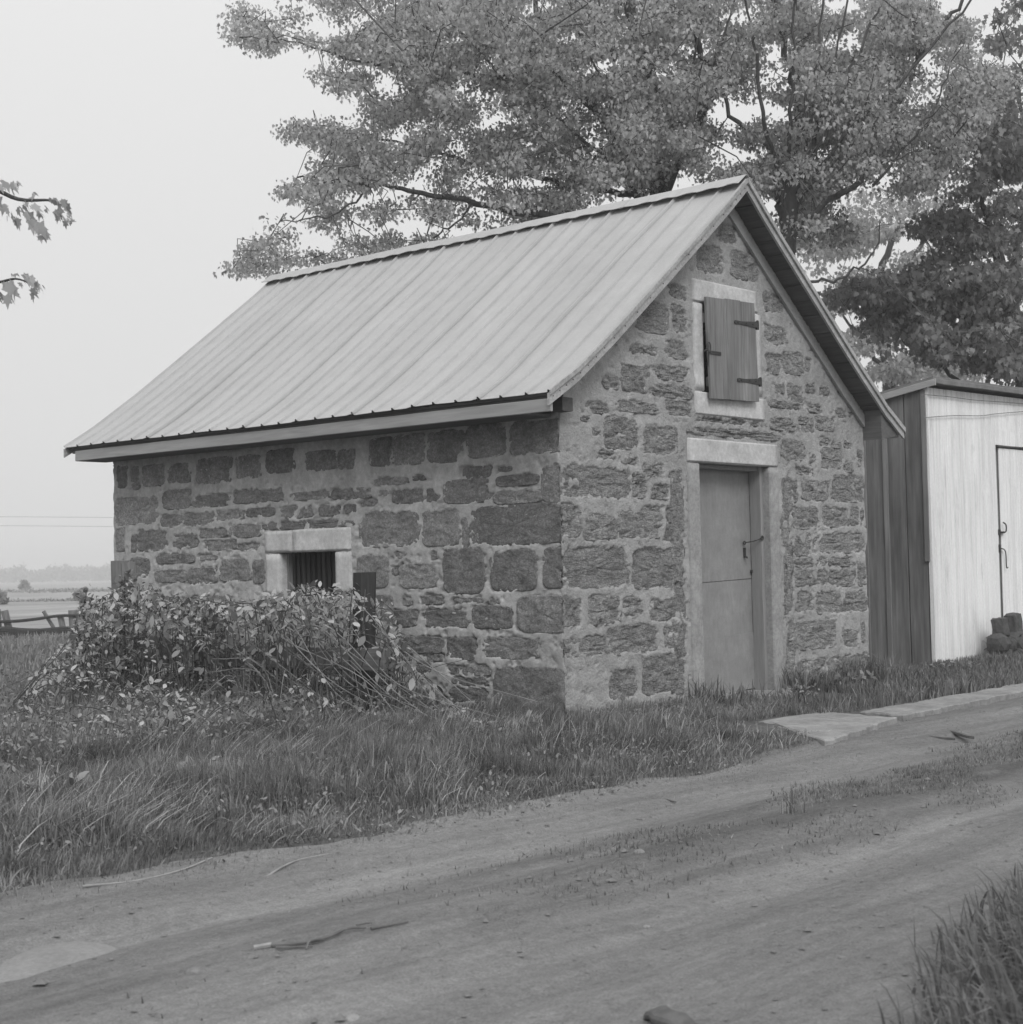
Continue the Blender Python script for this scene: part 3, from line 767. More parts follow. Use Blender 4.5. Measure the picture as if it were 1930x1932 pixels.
# smooth the bend of the bell-cast eaves
for _ in range(3):
    PS = [PS[0]] + [((PS[i - 1][0] + 2 * PS[i][0] + PS[i + 1][0]) / 4, (PS[i - 1][1] + 2 * PS[i][1] + PS[i + 1][1]) / 4) for i in range(1, len(PS) - 1)] + [PS[-1]]
NS = 9; SW = (OH1 - OH0) / NS
RIB = SW / 3
for sidev in (1, -1):
    for k in range(NS):
        wy_ = [0] + [random.uniform(-.012, .012) for _ in range(2)] + [0]
        y0 = OH0 + k * SW; y1 = y0 + SW + (.02 if k < NS - 1 else 0)
        ys = []; hs_ = []
        for r_ in range(4):
            yc = y0 + r_ * RIB
            for dy_, h in ((-.030, -.001), (-.016, 0), (-.008, .016), (-.003, .019), (.003, .019), (.008, .016), (.016, 0), (.030, -.001)):
                yy = yc + dy_
                if y0 - .022 <= yy <= y1 + .001: ys.append(yy + wy_[r_]); hs_.append(h + (.006 if (r_ == 0 and k) else 0))
            if r_ < 3:
                for f in (.33, .67): ys.append(yc + RIB * f); hs_.append(-.001)
        lift = .0035 * (k % 2)
        drop = random.uniform(-.012, .008)
        V = []; n = len(ys)
        tone_ = [(1.0 if ys[i] < y0 + .03 or ys[i] > y1 - .05 else .35) if abs(hs_[i] - hs_[i + 1]) > .012 and hs_[i] > hs_[i + 1] else (.15 if (hs_[i] > .003 or hs_[i + 1] > .003) else 0.) for i in range(n - 1)]  # painted shade per face: falling side of each rib, strongest at laps
        for j, (x, z) in enumerate(PS):
            t = j / (len(PS) - 1)
            xx = x if sidev > 0 else 2 * 2.24 - x
            for y, h in zip(ys, hs_):
                wv = (float(fbm(x * 1.3, y * 1.1, 70, 3)) - .5) * .03
                hx = h + lift + wv
                ex = (drop * .7 if j == 0 else 0)
                yw = (float(fbm(z * 1.6 + 3, round(y / SW) * 3.1 + 5, 73, 3)) - .5) * .045 if 0 < j and OH0 + .3 < y < OH1 - .3 else 0
                V.append((xx + sidev * (-hx * .6 + ex), y + yw * min(1, j / 4), z + hx * .8 + ex * .5))
        F = []
        for j in range(len(PS) - 1):
            for i in range(n - 1):
                q = (j * n + i, j * n + i + 1, (j + 1) * n + i + 1, (j + 1) * n + i)
                F.append(q[::-1] if sidev > 0 else q)
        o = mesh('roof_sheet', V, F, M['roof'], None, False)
        ta = o.data.attributes.new('rib_shade', 'FLOAT', 'FACE'); ta.data.foreach_set('value', np.tile(np.array(tone_, dtype=np.float32), len(PS) - 1))
        md = o.modifiers.new('thickness', 'SOLIDIFY'); md.thickness = .003; md.offset = -1
        adopt(roof, o)
# ridge capping in lengths
for k in range(5):
    ya = OH0 - .01 + k * (OH1 - OH0 + .02) / 5; yb = OH0 - .01 + (k + 1) * (OH1 - OH0 + .02) / 5 + .03
    V = []; F = []; cs = [(-.135, -.083), (-.128, -.078), (-.02, .004), (0, .012), (.02, .004), (.128, -.078), (.135, -.083)]
    nyy = 25
    for j in range(nyy):
        y = ya + (yb - ya) * j / (nyy - 1)
        for i, (dx, dz) in enumerate(cs):
            e = .006 * math.sin(y * 2 * math.pi / RIB) + .005 * random.random() if i in (0, 6) else 0
            zz_ = 4.287 + .028 + dz + e + (float(fbm(y * .8, 1, 71, 2)) - .5) * .02 + (k % 2) * .003
            V.append((2.24 + dx, y, zz_))
    n = len(cs)
    for j in range(nyy - 1):
        for i in range(n - 1): F.append((j * n + i, (j + 1) * n + i, (j + 1) * n + i + 1, j * n + i + 1)[::-1])
    o = mesh('ridge_cap', V, F, M['roof'], None, False)
    md = o.modifiers.new('thickness', 'SOLIDIFY'); md.thickness = .004; md.offset = -1
    adopt(roof, o)
# sheathing boards under the metal, running along the building
def along(prof, d):
    """points at distance d down from the ridge"""
    P = prof[::-1]; acc = 0
    for (xa, za), (xb, zb) in zip(P[:-1], P[1:]):
        l = math.hypot(xb - xa, zb - za)
        if acc + l >= d: t = (d - acc) / l; return np.array([xa + (xb - xa) * t, za + (zb - za) * t]), np.array([(xb - xa) / l, (zb - za) / l])
        acc += l
    return np.array(P[-1]), np.array([(xb - xa) / l, (zb - za) / l])
tot = sum(math.hypot(b[0] - a[0], b[1] - a[1]) for a, b in zip(PROF[:-1], PROF[1:]))
for sgn in (1, -1):
    d = .02
    while d < tot - .04:
        w = random.uniform(.16, .24); w = min(w, tot - .01 - d)
        p, dr = along(PROF, d + w / 2)
        x, z = p; nx_, nz_ = dr[1], -dr[0]        # normal
        if nz_ < 0: nx_, nz_ = -nx_, -nz_
        cx_, cz_ = x - nx_ * .024, z - nz_ * .024
        dx_, dz_ = dr
        if sgn < 0: cx_ = 4.48 - cx_; dx_ = -dx_; nx_ = -nx_
        e0 = OH0 + .025 + random.uniform(0, .02)
        adopt(roof, one_board('roof_board', M['dark_wood_y'], None, [(cx_, e0, cz_), (cx_, OH1 - .03, cz_)], (dx_, 0, dz_), (nx_, 0, nz_), w - .008, .022, .003, .002, 3))
        d += w
# rake boards on both gable edges, front and back
def prof_board(name, mat, prof, drop, h, y, th, x_to=None, sg=1):
    mb = MB(); V = []
    P = slope_pts(prof, 3)
    n = len(P)
    for i, (x, z) in enumerate(P):
        j = random.uniform(-.0015, .0015)
        for (dz, yy) in ((-drop, y), (-drop - h, y), (-drop - h, y + th), (-drop, y + th)):
            V.append((x, yy + j, z + dz))
    F = []
    for i in range(n - 1):
        for k in range(4): F.append((i * 4 + k, i * 4 + (k + 1) % 4, i * 4 + 4 + (k + 1) % 4, i * 4 + 4 + k))
    F += [(0, 1, 2, 3), tuple((n - 1) * 4 + k for k in range(4))[::-1]]
    mb.add(V, F); return adopt(roof, mb.build(name, mat))
prof_board('rake_board', M['rake'], PROF, .012, .082, OH0 - .008, .022)
prof_board('rake_board', M['rake'], PROF_R, .004, .085, OH0 - .008, .022)
prof_board('rake_trim', M['rake'], PROF, -.012, .035, OH0 - .02, .012)
prof_board('rake_trim', M['rake'], PROF_R, -.016, .045, OH0 - .026, .016)
prof_board('rake_board', M['rake'], PROF, .012, .08, OH1 - .012, .02)
prof_board('rake_board', M['rake'], PROF_R, .012, .08, OH1 - .012, .02)
PF = [(.02, 2.585), (.395, 2.853), (1.134, 3.416), (1.941, 4.038), (2.24, 4.27)]
PFR = [(2.24, 4.27)] + [(4.48 - x, z) for x, z in PF[::-1][1:]]
prof_board('frieze_board', M['frieze'], PF, .13, .10, -.032, .026)
prof_board('frieze_board', M['frieze'], PFR, .10, .115, -.032, .026)
mb = MB()
for i in range(22):
    t_ = (i + .5) / 22; j_ = t_ * (len(PS) - 1); k_ = int(j_); f_ = j_ - k_
    x = PS[k_][0] * (1 - f_) + PS[min(k_ + 1, len(PS) - 1)][0] * f_; z = PS[k_][1] * (1 - f_) + PS[min(k_ + 1, len(PS) - 1)][1] * f_
    mb.tube([(x, OH0 - .007, z - .05), (x, OH0 - .012, z - .05)], .0045, n=6)
adopt(roof, mb.build('nails', M['iron']))
# eaves: fascia in two lengths, plate end
adopt(roof, one_board('fascia', M['fascia'], None, [(-.335, -.215, 2.262), (-.335, 2.9, 2.262)], (0, 0, 1), (1, 0, 0), .092, .024, .004, .002, 6))
adopt(roof, one_board('fascia', M['fascia'], None, [(-.332, 2.904, 2.263), (-.335, 5.61, 2.266)], (0, 0, 1), (1, 0, 0), .095, .024, .004, .002, 6))
adopt(roof, one_board('fascia', M['fascia'], None, [(4.80, -.19, 2.30), (4.80, 5.6, 2.30)], (0, 0, 1), (1, 0, 0), .05, .024, .004, .002, 6))
adopt(roof, one_board('eave_batten', M['dark_wood_y'], None, [(-.308, -.19, 2.318), (-.308, 5.70, 2.322)], (0, 0, 1), (1, 0, 0), .052, .024, .003, .002, 8))
adopt(roof, one_board('soffit_board', M['dark_wood_y'], None, [(-.17, .06, 2.225), (-.17, 5.6, 2.225)], (1, 0, 0), (0, 0, 1), .31, .02))
mb = MB(); V = []
for y_ in (-.195, 5.6): V += [(4.47, y_, 2.245), (4.76, y_, 2.285), (4.76, y_, 2.325), (4.47, y_, 2.52)]
mb.add(V, [(0, 1, 2, 3), (7, 6, 5, 4), (0, 4, 5, 1), (1, 5, 6, 2), (2, 6, 7, 3), (3, 7, 4, 0)]); adopt(roof, mb.build('eave_box', M['dark_wood_y']))
adopt(roof, one_board('wall_plate', M['dark_wood_y'], None, [(-.015, -.10, 2.297), (-.015, 5.4, 2.297)], (1, 0, 0), (0, 0, 1), .12, .10, .006, .002, 2))

# ------------------------------------------------------------------ door step, slab and kerb strip
def slab(name, pts, z0, z1, mat, label, cat, group=None):
    bm = bmesh.new()
    # densify outline
    P = []
    for (xa, ya), (xb, yb) in zip(pts, pts[1:] + pts[:1]):
        l = math.hypot(xb - xa, yb - ya); n = max(1, int(l / .07))
        for i in range(n):
            t = i / n; w = .02
            P.append((xa + (xb - xa) * t + random.uniform(-w, w), ya + (yb - ya) * t + random.uniform(-w, w)))
    vb = [bm.verts.new((x, y, z0)) for x, y in P]
    f = bm.faces.new(vb)
    r = bmesh.ops.extrude_face_region(bm, geom=[f])
    tv = [v for v in r['geom'] if isinstance(v, bmesh.types.BMVert)]
    for v in tv: v.co.z = z1 + random.uniform(-.003, .003)
    bmesh.ops.recalc_face_normals(bm, faces=bm.faces)
    te = [e for e in bm.edges if e.verts[0].co.z > z1 - .01 and e.verts[1].co.z > z1 - .01]
    bmesh.ops.bevel(bm, geom=te, offset=.008, segments=1, affect='EDGES')
    me = bpy.data.meshes.new(name); bm.to_mesh(me); bm.free()
    o = link(name, me, mat); tag(o, label, cat, group); return o
def gp(x, y): p = on(x, y, 2, 0); return (float(p[0]), float(p[1]))
slab('door_step', [(1.66, -.26), (2.9, -.30), (2.92, .17), (1.66, .17)], -.12, .035, M['slab'], 'worn pale stone doorstep under the grey door', 'step')
slab('paving_slab', [gp(1432, 1366), gp(1545, 1347), gp(1690, 1357), gp(1562, 1402)], -.06, .017, M['slab'], 'broad flat concrete slab in front of the doorstep', 'slab')
slab('path_strip', [gp(1618, 1346), gp(1740, 1326), (4.3, -1.42), (7.0, -1.34), (7.0, -1.66), (4.2, -1.74), gp(1700, 1354)], -.06, .017, M['slab'], 'long narrow concrete strip along the far side of the track', 'path')

# ------------------------------------------------------------------ white shed
shed = empty('shed', (8.4, 1.3, 0), 'whitewashed board shed with bare dark boards on its near side', 'shed')
SX, SY, SB = 6.66, .45, 2.1
def ztop(x): return 2.94 + (x - 6.7) * .015
# dark side boards
y = SY + .02; k = 0
while y < SB:
    w = random.choice([.23, .26, .21])
    zt = 2.95 - .18 * (y + w / 2 - SY)
    o = one_board('side_board', M['shed_dark'], None, [(SX, y + w / 2, -.32), (SX, y + w / 2, zt)], (0, 1, 0), (1, 0, 0), w - .012, .024, .004, .003, 8)
    adopt(shed, o)
    if k % 3 != 1:
        o = one_board('batten', M['shed_batten'], None, [(SX - .022, y, -.3 if k else 1.1), (SX - .022, y, zt - .01)], (0, 1, 0), (1, 0, 0), .055, .022, .003, .003, 8)
        adopt(shed, o)
    y += w; k += 1
# white front boards
x = SX + .0; 
DX0, DX1, DZ = 8.33, 9.3, 2.39
while x < 10.55:
    w = random.choice([.12, .135, .15])
    xc = x + w / 2
    def front(z0, z1):
        lean = random.uniform(-.004, .004)
        adopt(shed, one_board('front_board', M['shed_white'], None, [(xc + lean, SY - .013, z0), (xc, SY - .013, z1)], (1, 0, 0), (0, 1, 0), w - random.choice([.003, .005, .009]), .022, .006, .002, 10))
    if xc < DX0 - w / 2 + .02 or xc > DX1: front(random.uniform(-.02, .02), ztop(xc))
    else: front(DZ + .015, ztop(xc))
    x += w
mb = MB(); board(mb, [(SX - .004, SY - .012, -.02), (SX - .004, SY - .012, 2.94)], (1, 0, 0), (0, 1, 0), .03, .05, .004, .002, 8); adopt(shed, mb.build('corner_board', M['shed_white']))
mb = MB(); mb.box((SX + .02, SY + .004, -.05), (10.5, SY + .03, 2.85)); mb.box((10.4, SY + .03, -.05), (10.5, SB, 2.6)); mb.box((SX + .03, SB - .03, -.3), (10.5, SB, 2.55)); adopt(shed, mb.build('frame', M['shed_dark']))
sdoor = empty('door', (8.8, SY, 0)); sdoor.parent = shed; sdoor.matrix_parent_inverse = Matrix.Translation(-shed.location)
x = DX0 + .05
while x < DX1 - .02:
    w = min(.13, DX1 - x)
    adopt(sdoor, one_board('board', M['shed_white'], None, [(x + w / 2, SY - .012, .18), (x + w / 2, SY - .012, DZ - .02)], (1, 0, 0), (0, 1, 0), w - .004, .02, .006, .001, 8)); x += w
adopt(sdoor, one_board('door_head', M['shed_dark'], None, [(DX0 - .01, SY - .03, DZ + .0), (DX1 + .1, SY - .03, DZ + .012)], (0, 0, 1), (0, 1, 0), .018, .03))
def s_on(x, y, dyv=.03): return on(x, y, 1, SY - dyv)
a = s_on(1885, 1004); 
mb = MB(); mb.tube([a, a + np.array([.12, -.01, -.002])], .011, n=6); mb.tube([a + np.array([.04, -.02, .0]), a + np.array([.10, -.035, .005]), a + np.array([.11, -.035, .08]), a + np.array([.07, -.02, .11])], .008, n=6, sub=4); mb.box(a + np.array([-.02, -.01, -.03]), a + np.array([.02, .02, .03]))
adopt(sdoor, mb.build('hasp', M['iron']))
a = s_on(1886, 1034)
mb = MB(); mb.box(a + np.array([-.02, -.01, -.05]), a + np.array([.014, .02, .04])); mb.tube([a, a + np.array([.08, -.02, -.02]), a + np.array([.115, -.02, -.08]), a + np.array([.12, -.02, -.22]), a + np.array([.14, -.03, -.22])], .0065, n=6, sub=3)
adopt(sdoor, mb.build('hook', M['iron']))
# roof: a thin felted slab falling to the back
mb = MB()
V = []; F = []; nn = 16
for i in range(nn):
    x = 6.60 + (10.7 - 6.60) * i / (nn - 1)
    e = random.uniform(-.006, .006)
    for (yy, dz) in ((SY - .13, 0), (SY - .13, -.045), (SB + .1, -.045), (SB + .1, 0)):
        V.append((x, yy + e, 3.045 + (x - 6.7) * .015 - .18 * (yy - SY + .13) + dz + e))
for i in range(nn - 1):
    for k in range(4): F.append((i * 4 + k, i * 4 + (k + 1) % 4, i * 4 + 4 + (k + 1) % 4, i * 4 + 4 + k))
F += [(0, 1, 2, 3)[::-1], tuple((nn - 1) * 4 + k for k in range(4))]
mb.add(V, F); adopt(shed, mb.build('roof', M['tar']))
adopt(shed, one_board('verge_board', M['fascia'], None, [(6.60, SY - .15, 2.985), (6.60, SB + .1, 2.985 - .18 * (SB - SY + .25))], (0, 0, 1), (1, 0, 0), .07, .02, .004, .002, 6))
adopt(shed, one_board('eaves_board', M['tar'], None, [(6.61, SY - .142, 2.992), (10.6, SY - .142, 3.05)], (0, 0, 1), (0, 1, 0), .05, .02, .004, .003, 14))
# wires stapled across the shed front
def wire(name, pts, r, label, cat='wire', group=None):
    mb = MB(); mb.tube(pts, r, n=5, sub=5); o = mb.build(name, M['wire']); tag(o, label, cat, group); return o
cz_ = lambda x, y: ((2200 + x * .4658) * .772, (880 + y * .4658) * .772)
wire('wire', [s_on(*cz_(112, 180), .05), s_on(*cz_(250, 192), .05), s_on(*cz_(400, 211), .05), s_on(*cz_(560, 222), .05), s_on(*cz_(700, 236), .05)], .004, 'upper thin wire sagging across the white shed front', group='wires across the shed front')
wire('wire', [s_on(*cz_(125, 302), .05), s_on(*cz_(290, 291), .05), s_on(*cz_(420, 292), .05), s_on(*cz_(520, 280), .05), s_on(*cz_(700, 266), .05)], .004, 'lower thin wire stretched level above the shed door', group='wires across the shed front')

# ------------------------------------------------------------------ plants
LEAF = np.array([[0, 0, 0], [.16, .12, .02], [.50, .10, .0], [.34, .38, .03], [.46, .62, .0], [.20, .60, .03], [0, 1.0, -.02],
                 [-.20, .60, .03], [-.46, .62, .0], [-.34, .38, .03], [-.50, .10, .0], [-.16, .12, .02]])
OVAL = np.array([[0, 0, 0], [.20, .22, .03], [.26, .5, .04], [.15, .8, .02], [0, 1.0, -.05], [-.15, .8, .02], [-.26, .5, .04], [-.20, .22, .03]])
def leaves(P, size, tpl, tip, tipvar, nrm, nvar, droop=0):
    """arrays of vertices and faces for leaves at points P"""
    n = len(P)
    t = np.asarray(tip, float) + rng.normal(0, tipvar, (n, 3)); t /= np.linalg.norm(t, axis=1)[:, None]
    nn_ = np.asarray(nrm, float) + rng.normal(0, nvar, (n, 3))
    a = np.cross(t, nn_); a /= (np.linalg.norm(a, axis=1)[:, None] + 1e-9)
    b = np.cross(a, t)
    s = np.asarray(size)[:, None, None] if np.ndim(size) else size
    V = P[:, None, :] + s * (tpl[None, :, 0:1] * a[:, None, :] + tpl[None, :, 1:2] * t[:, None, :] + tpl[None, :, 2:3] * b[:, None, :])
    k = len(tpl)
    F = np.arange(n * k).reshape(n, k)
    return V.reshape(-1, 3), F
def jitter_line(P, amp, seed=0):
    out = [np.array(P[0], float)]
    for p in P[1:-1]: out.append(np.array(p, float) + rng.normal(0, amp, 3))
    out.append(np.array(P[-1], float)); return out

def make_tree(name, label, group, base, limbs, blobs, lmat, dens, lsize, nleaf, dvar, bark, depth, tz=None, rad=.27, seed=1, gap=.44):
    """limbs: list of (points in (x, y, depth), r0, r1); blobs: (x, y, rx, ry) leafy regions"""
    root = empty(name, base, label, 'tree', group)
    nodes = []
    for li, (pts, r0, r1) in enumerate(limbs):
        P = [at(*p) for p in pts]
        mb = MB(); Q = catmull(P, 5); Q = jitter_line(Q, .02)
        mb.tube(Q, r0, r1, n=9 if r0 > .08 else 6)
        o = mb.build('trunk' if li == 0 else 'branch', bark, None, True)
        adopt(root, o)
        nodes += [q for q in Q[(2 if li else len(Q) // 2):]]
    C = []
    for (x, y, rx_, ry_, *w) in blobs:
        dd = w[0] if w else 1
        n = max(1, int(round(math.pi * rx_ * ry_ * dens * dd)))
        a = rng.uniform(0, 2 * math.pi, n); r = np.sqrt(rng.uniform(0, 1, n))
        D = depth + rng.normal(0, dvar, n)
        for i in range(n):
            px_ = x + rx_ * r[i] * math.cos(a[i]); py_ = y + ry_ * r[i] * math.sin(a[i])
            if gap and float(fbm(px_ / 62 + seed, (py_ + .25 * px_) / 34, 500 + seed, 3)) < gap: continue
            C.append((at(x + rx_ * r[i] * math.cos(a[i]), y + ry_ * r[i] * math.sin(a[i]), D[i])))
    C = np.array(C)
    # join the leaf sprays by a minimum spanning growth from the limbs
    N = np.array(nodes)
    d0 = np.linalg.norm(C[:, None, :] - N[None], axis=2); best = d0.min(1); par = [N[j] for j in d0.argmin(1)]
    left = np.ones(len(C), bool); order = []
    bd = best.copy()
    tw = MB()
    for _ in range(len(C)):
        i = int(np.argmin(np.where(left, bd, 1e9))); left[i] = False
        p, q = par[i], C[i]
        if np.linalg.norm(p - q) < 1.5:
            mid = (p + q) / 2 + rng.normal(0, .09, 3) + np.array([0, 0, .04])
            l = np.linalg.norm(p - q)
            tw.tube([p, mid, q], .006 + .006 * l, .005, n=3)
        dn = np.linalg.norm(C - q, axis=1) * 1.05 + .02
        upd = left & (dn < bd)
        for j in np.nonzero(upd)[0]: par[j] = q
        bd = np.where(upd, dn, bd)
    o = tw.build('twigs', bark); o['kind'] = 'stuff'; adopt(root, o)
    # leaves
    n = len(C) * nleaf
    ci = np.repeat(np.arange(len(C)), nleaf)
    off = rng.normal(0, 1, (n, 3)); off /= np.linalg.norm(off, axis=1)[:, None]; off *= (rng.uniform(0, 1, n) ** .45)[:, None] * rad
    off[:, 2] *= .5
    sc_ = rng.uniform(.7, 1.25, len(C))
    P = C[ci] + off * sc_[ci][:, None]
    size = lsize * rng.uniform(.65, 1.25, n)
    V, F = leaves(P, size, LEAF * np.array([.8, 1.1, 1.]), (0, 0, -.9), .5, (0, -.2, .8), .6)
    tone = np.clip(rng.normal(.5, .22, n) + (rng.uniform(-.18, .18, len(C)))[ci], 0, 1)
    o = fastmesh('crown', V, F, lmat, None, tone); o['kind'] = 'stuff'; adopt(root, o)
    return root
Zf = lambda L_: [((386 + x * .4), (y * .4), rx_ * .4, ry_ * .4, *w) for (x, y, rx_, ry_, *w) in L_]
Zb = lambda L_: [((1158 + x * .4), (y * .4), rx_ * .4, ry_ * .4, *w) for (x, y, rx_, ry_, *w) in L_]
BA = Zf([(620,-40,160,60),(900,-40,180,70),(1250,-50,200,80),(1600,-60,220,90),(1900,-60,200,90),(1050,60,160,80),(1700,60,160,80),(170,70,60,40),(160,150,35,30),(280,190,110,40),(420,60,60,50),(340,110,80,40),(500,130,100,80),(650,80,120,80),(560,330,90,35),(700,230,100,50),(640,410,60,25),(720,390,80,40),(800,470,80,50),(900,200,150,140),(880,540,110,40),(1000,430,130,90),(1100,500,120,60),
 (560,500,50,35),(470,490,40,22),(440,620,50,35),(560,600,80,60),(640,680,110,50),(780,640,80,45),(850,720,130,70),(700,800,110,45),(1000,700,120,55),(560,800,60,30),(400,810,60,30),(430,890,80,30),(590,860,100,40),(760,850,100,40),(900,800,110,40),
 (350,1040,65,22),(580,970,50,35),(640,1000,50,20),(560,1040,50,20),(820,1000,45,30),(870,970,40,30),(960,940,50,25),(870,1080,80,35),(700,1120,80,40),(800,1150,110,45),(960,1140,90,45),(1100,1010,50,45),(1160,940,70,30),(1200,850,90,50),(1300,780,150,60),(1100,640,100,40),(1250,640,100,40),(1350,650,100,55),
 (220,1200,40,35),(280,1150,35,22),(390,1150,60,30),(170,1280,45,35),(250,1280,55,45),(360,1230,60,35),(480,1210,60,25),(600,1230,60,20),(200,1370,45,40),(300,1300,60,50),(1160,1120,35,20),(1280,1040,35,20),(1390,1080,30,18),(1500,1030,60,22),(1600,1000,70,25),(1400,930,70,40),(1550,930,80,40),(1700,950,90,40),
 (1200,200,250,200),(1450,120,200,160),(1480,330,170,200),(1750,500,200,300),(1500,700,180,110),(1800,850,150,90),(1700,170,200,160),(1950,300,150,250),(2050,650,150,250),(1300,420,100,70),(1200,520,90,40)])
BB = Zb([(250,-50,220,80),(650,-50,220,80),(1050,-60,220,80),(1350,-50,130,80),(1650,330,110,120),(1700,450,110,110),(1560,180,60,100,.7),(1380,60,110,70,.8),(820,80,120,90),(1750,380,90,60),(250,250,230,200),(300,600,250,200),(120,700,120,160),(560,450,220,220),(600,150,120,110),(950,120,110,110),(1000,330,170,150),(850,600,220,170),(1100,500,200,200),(1300,300,140,200),(1050,760,200,140),(750,800,180,120),(560,800,120,150),
 (1440,130,80,110),(1550,400,140,120),(1480,620,200,170),(1620,520,150,160),(900,980,110,120),(980,1100,120,80),(1250,680,150,130),(1380,820,150,80),(1560,760,140,110),(1620,200,70,110,.8),(1100,60,100,70),(1250,90,60,80,.7),(330,60,150,90,.8)])
BC = Zb([(1780,560,110,160),(1850,720,120,120),(1780,820,130,60,.7),(1650,880,110,45,.8),(1870,980,90,70),(1600,1040,90,60),(1500,1080,80,35),(1750,1120,160,80),(1450,1000,60,40,.6),(1400,1360,200,90),(1650,1400,230,130),(1850,1450,120,200),(1350,1500,180,90),(1150,1400,120,70),(1500,1640,120,90),(1750,1620,180,110),(1900,1700,90,120),(1600,1520,230,80),(1880,80,60,80),(1840,200,50,40),(1900,330,40,40,.6),(1750,1250,150,80),(1480,1240,130,60)])
BD = Zb([(950,1150,90,50),(1080,1180,120,70),(1200,1150,130,70),(1130,1310,130,60),(1000,1280,70,60),(1350,1650,140,90),(1200,1620,110,80),(1300,1750,150,60),(1060,1500,70,60),(1130,1480,100,70),(1450,1230,160,60,.6),(1300,950,180,60,.35),(1500,920,160,60,.3),(1750,900,140,60,.35),(1560,1740,140,60),(1250,1040,180,70,.3)])
def fan(x0, y0, d0, tops, r):
    out = []
    for tx in tops:
        mx_ = x0 + (tx - x0) * .35 + random.uniform(-15, 15); my = y0 * .55 + random.uniform(-10, 20)
        out.append(([(x0, y0, d0), (x0 + (tx - x0) * .12, y0 * .8, d0 - .2), (mx_, my, d0 - .6), (x0 + (tx - x0) * .7, my * .45, d0 - .8), (tx, -40, d0 - .9)], r * random.uniform(.7, 1.2), r * .35))
    return out
base = at(1240, 1195, 20.5); base[2] = -.1
make_tree('maple_tree', 'large pale leaved maple spreading boughs left over the ridge of the metal roof', 'maples behind the building', base,
 [([(1240,1195,20.5),(1243,800,20.5),(1246,430,20.5),(1246,330,20.4),(1236,180,20.2),(1190,20,20),(1150,-160,20)], .19, .05),
  ([(1240,560,20.5),(1200,440,20.3),(1110,408,20.1),(1042,408,20),(946,394,19.8),(830,373,19.6),(740,352,19.5),(640,340,19.4),(560,335,19.4)], .07, .010),
  ([(890,385,19.7),(870,410,19.6),(830,440,19.5),(800,462,19.5)], .018, .008),
  ([(700,352,19.5),(660,385,19.4),(600,410,19.3),(530,417,19.3)], .016, .006),
  ([(1250,480,20.6),(1200,375,20.8),(1118,356,21),(1026,338,21.1),(946,312,21.2),(866,298,21.3),(720,262,21.3),(620,240,21.3)], .05, .008),
  ([(1246,330,20.4),(1190,240,20.3),(1126,204,20.2),(1066,160,20),(1030,80,19.9),(1002,-20,19.8)], .06, .03),
  ([(1030,130,20),(930,150,20.1),(850,124,20.1),(770,122,20.2),(700,120,20.2),(634,104,20.2),(520,70,20.2)], .035, .008),
  ([(1246,400,20.4),(1300,260,20.2),(1350,155,20),(1305,67,19.9),(1280,-60,19.8)], .06, .03)] + fan(1246, 430, 20.4, [780, 900, 1060, 1120, 1225, 1340, 1400], .034),
 BA, M['maple'], .0090, .052, 54, 1.4, M['bark'], 20.9, seed=2, gap=.415)
base = at(1490, 1190, 19.2); base[2] = -.1
make_tree('maple_tree', 'many stemmed maple rising behind the right gable rake and the shed', 'maples behind the building', base,
 [([(1490,1190,19.2),(1488,800,19.2),(1486,560,19.2),(1487,420,19.1),(1500,330,19),(1530,270,18.9),(1548,222,18.9)], .17, .015),
  ([(1487,560,19.2),(1492,452,19.1),(1559,384,18.8),(1619,344,18.6),(1647,292,18.5),(1650,200,18.4)], .055, .02),
  ([(1486,560,19.2),(1480,420,19.3),(1466,360,19.4),(1447,272,19.6),(1377,217,19.8),(1340,120,20)], .06, .018),
  ([(1480,420,19.3),(1506,240,19.6),(1500,163,19.7),(1476,80,19.8),(1450,-40,19.9)], .06, .035),
  ([(1620,344,18.9),(1690,200,19.6),(1730,116,19.9),(1747,40,20),(1772,-40,20)], .04, .022),
  ([(1730,116,19.9),(1798,24,20),(1842,-40,20)], .03, .018),
  ([(1647,350,18.5),(1728,250,18.3),(1770,190,18.3),(1795,115,18.3)], .018, .008),
  ([(1500,545,19.2),(1530,530,19),(1595,522,18.9),(1648,475,18.9),(1660,420,18.9)], .022, .008),
  ([(1620,305,18.6),(1690,300,18.5),(1745,270,18.4)], .014, .007),
  ([(1560,180,19),(1566,130,19),(1556,80,19)], .014, .008)] + fan(1486, 430, 19.2, [1400, 1500, 1560, 1610, 1680, 1860], .034),
 BB, M['maple'], .0096, .052, 52, 1.2, M['bark'], 20.4, seed=5)
base = at(1965, 1200, 22.5); base[2] = -.1
make_tree('maple_tree', 'dark leaved maple filling the right edge above the white shed', 'maples behind the building', base,
 [([(1965,1200,22.5),(1940,800,22.5),(1905,560,22.4),(1885,490,22.3),(1865,430,22.2),(1850,360,22)], .16, .03),
  ([(1925,640,22.4),(1830,600,22.3),(1740,560,22.2),(1640,545,22.1)], .05, .012),
  ([(1905,520,22.4),(1925,440,22.4),(1935,300,22.4),(1915,120,22.4)], .07, .02),
  ([(1950,900,22.5),(1850,760,22.5),(1760,680,22.5),(1700,640,22.4)], .05, .012)],
 BC, M['maple_dark'], .0085, .085, 36, 1.2, M['bark'], 22.3, seed=9, gap=.42)
base = at(1690, 1160, 36); base[2] = -.1
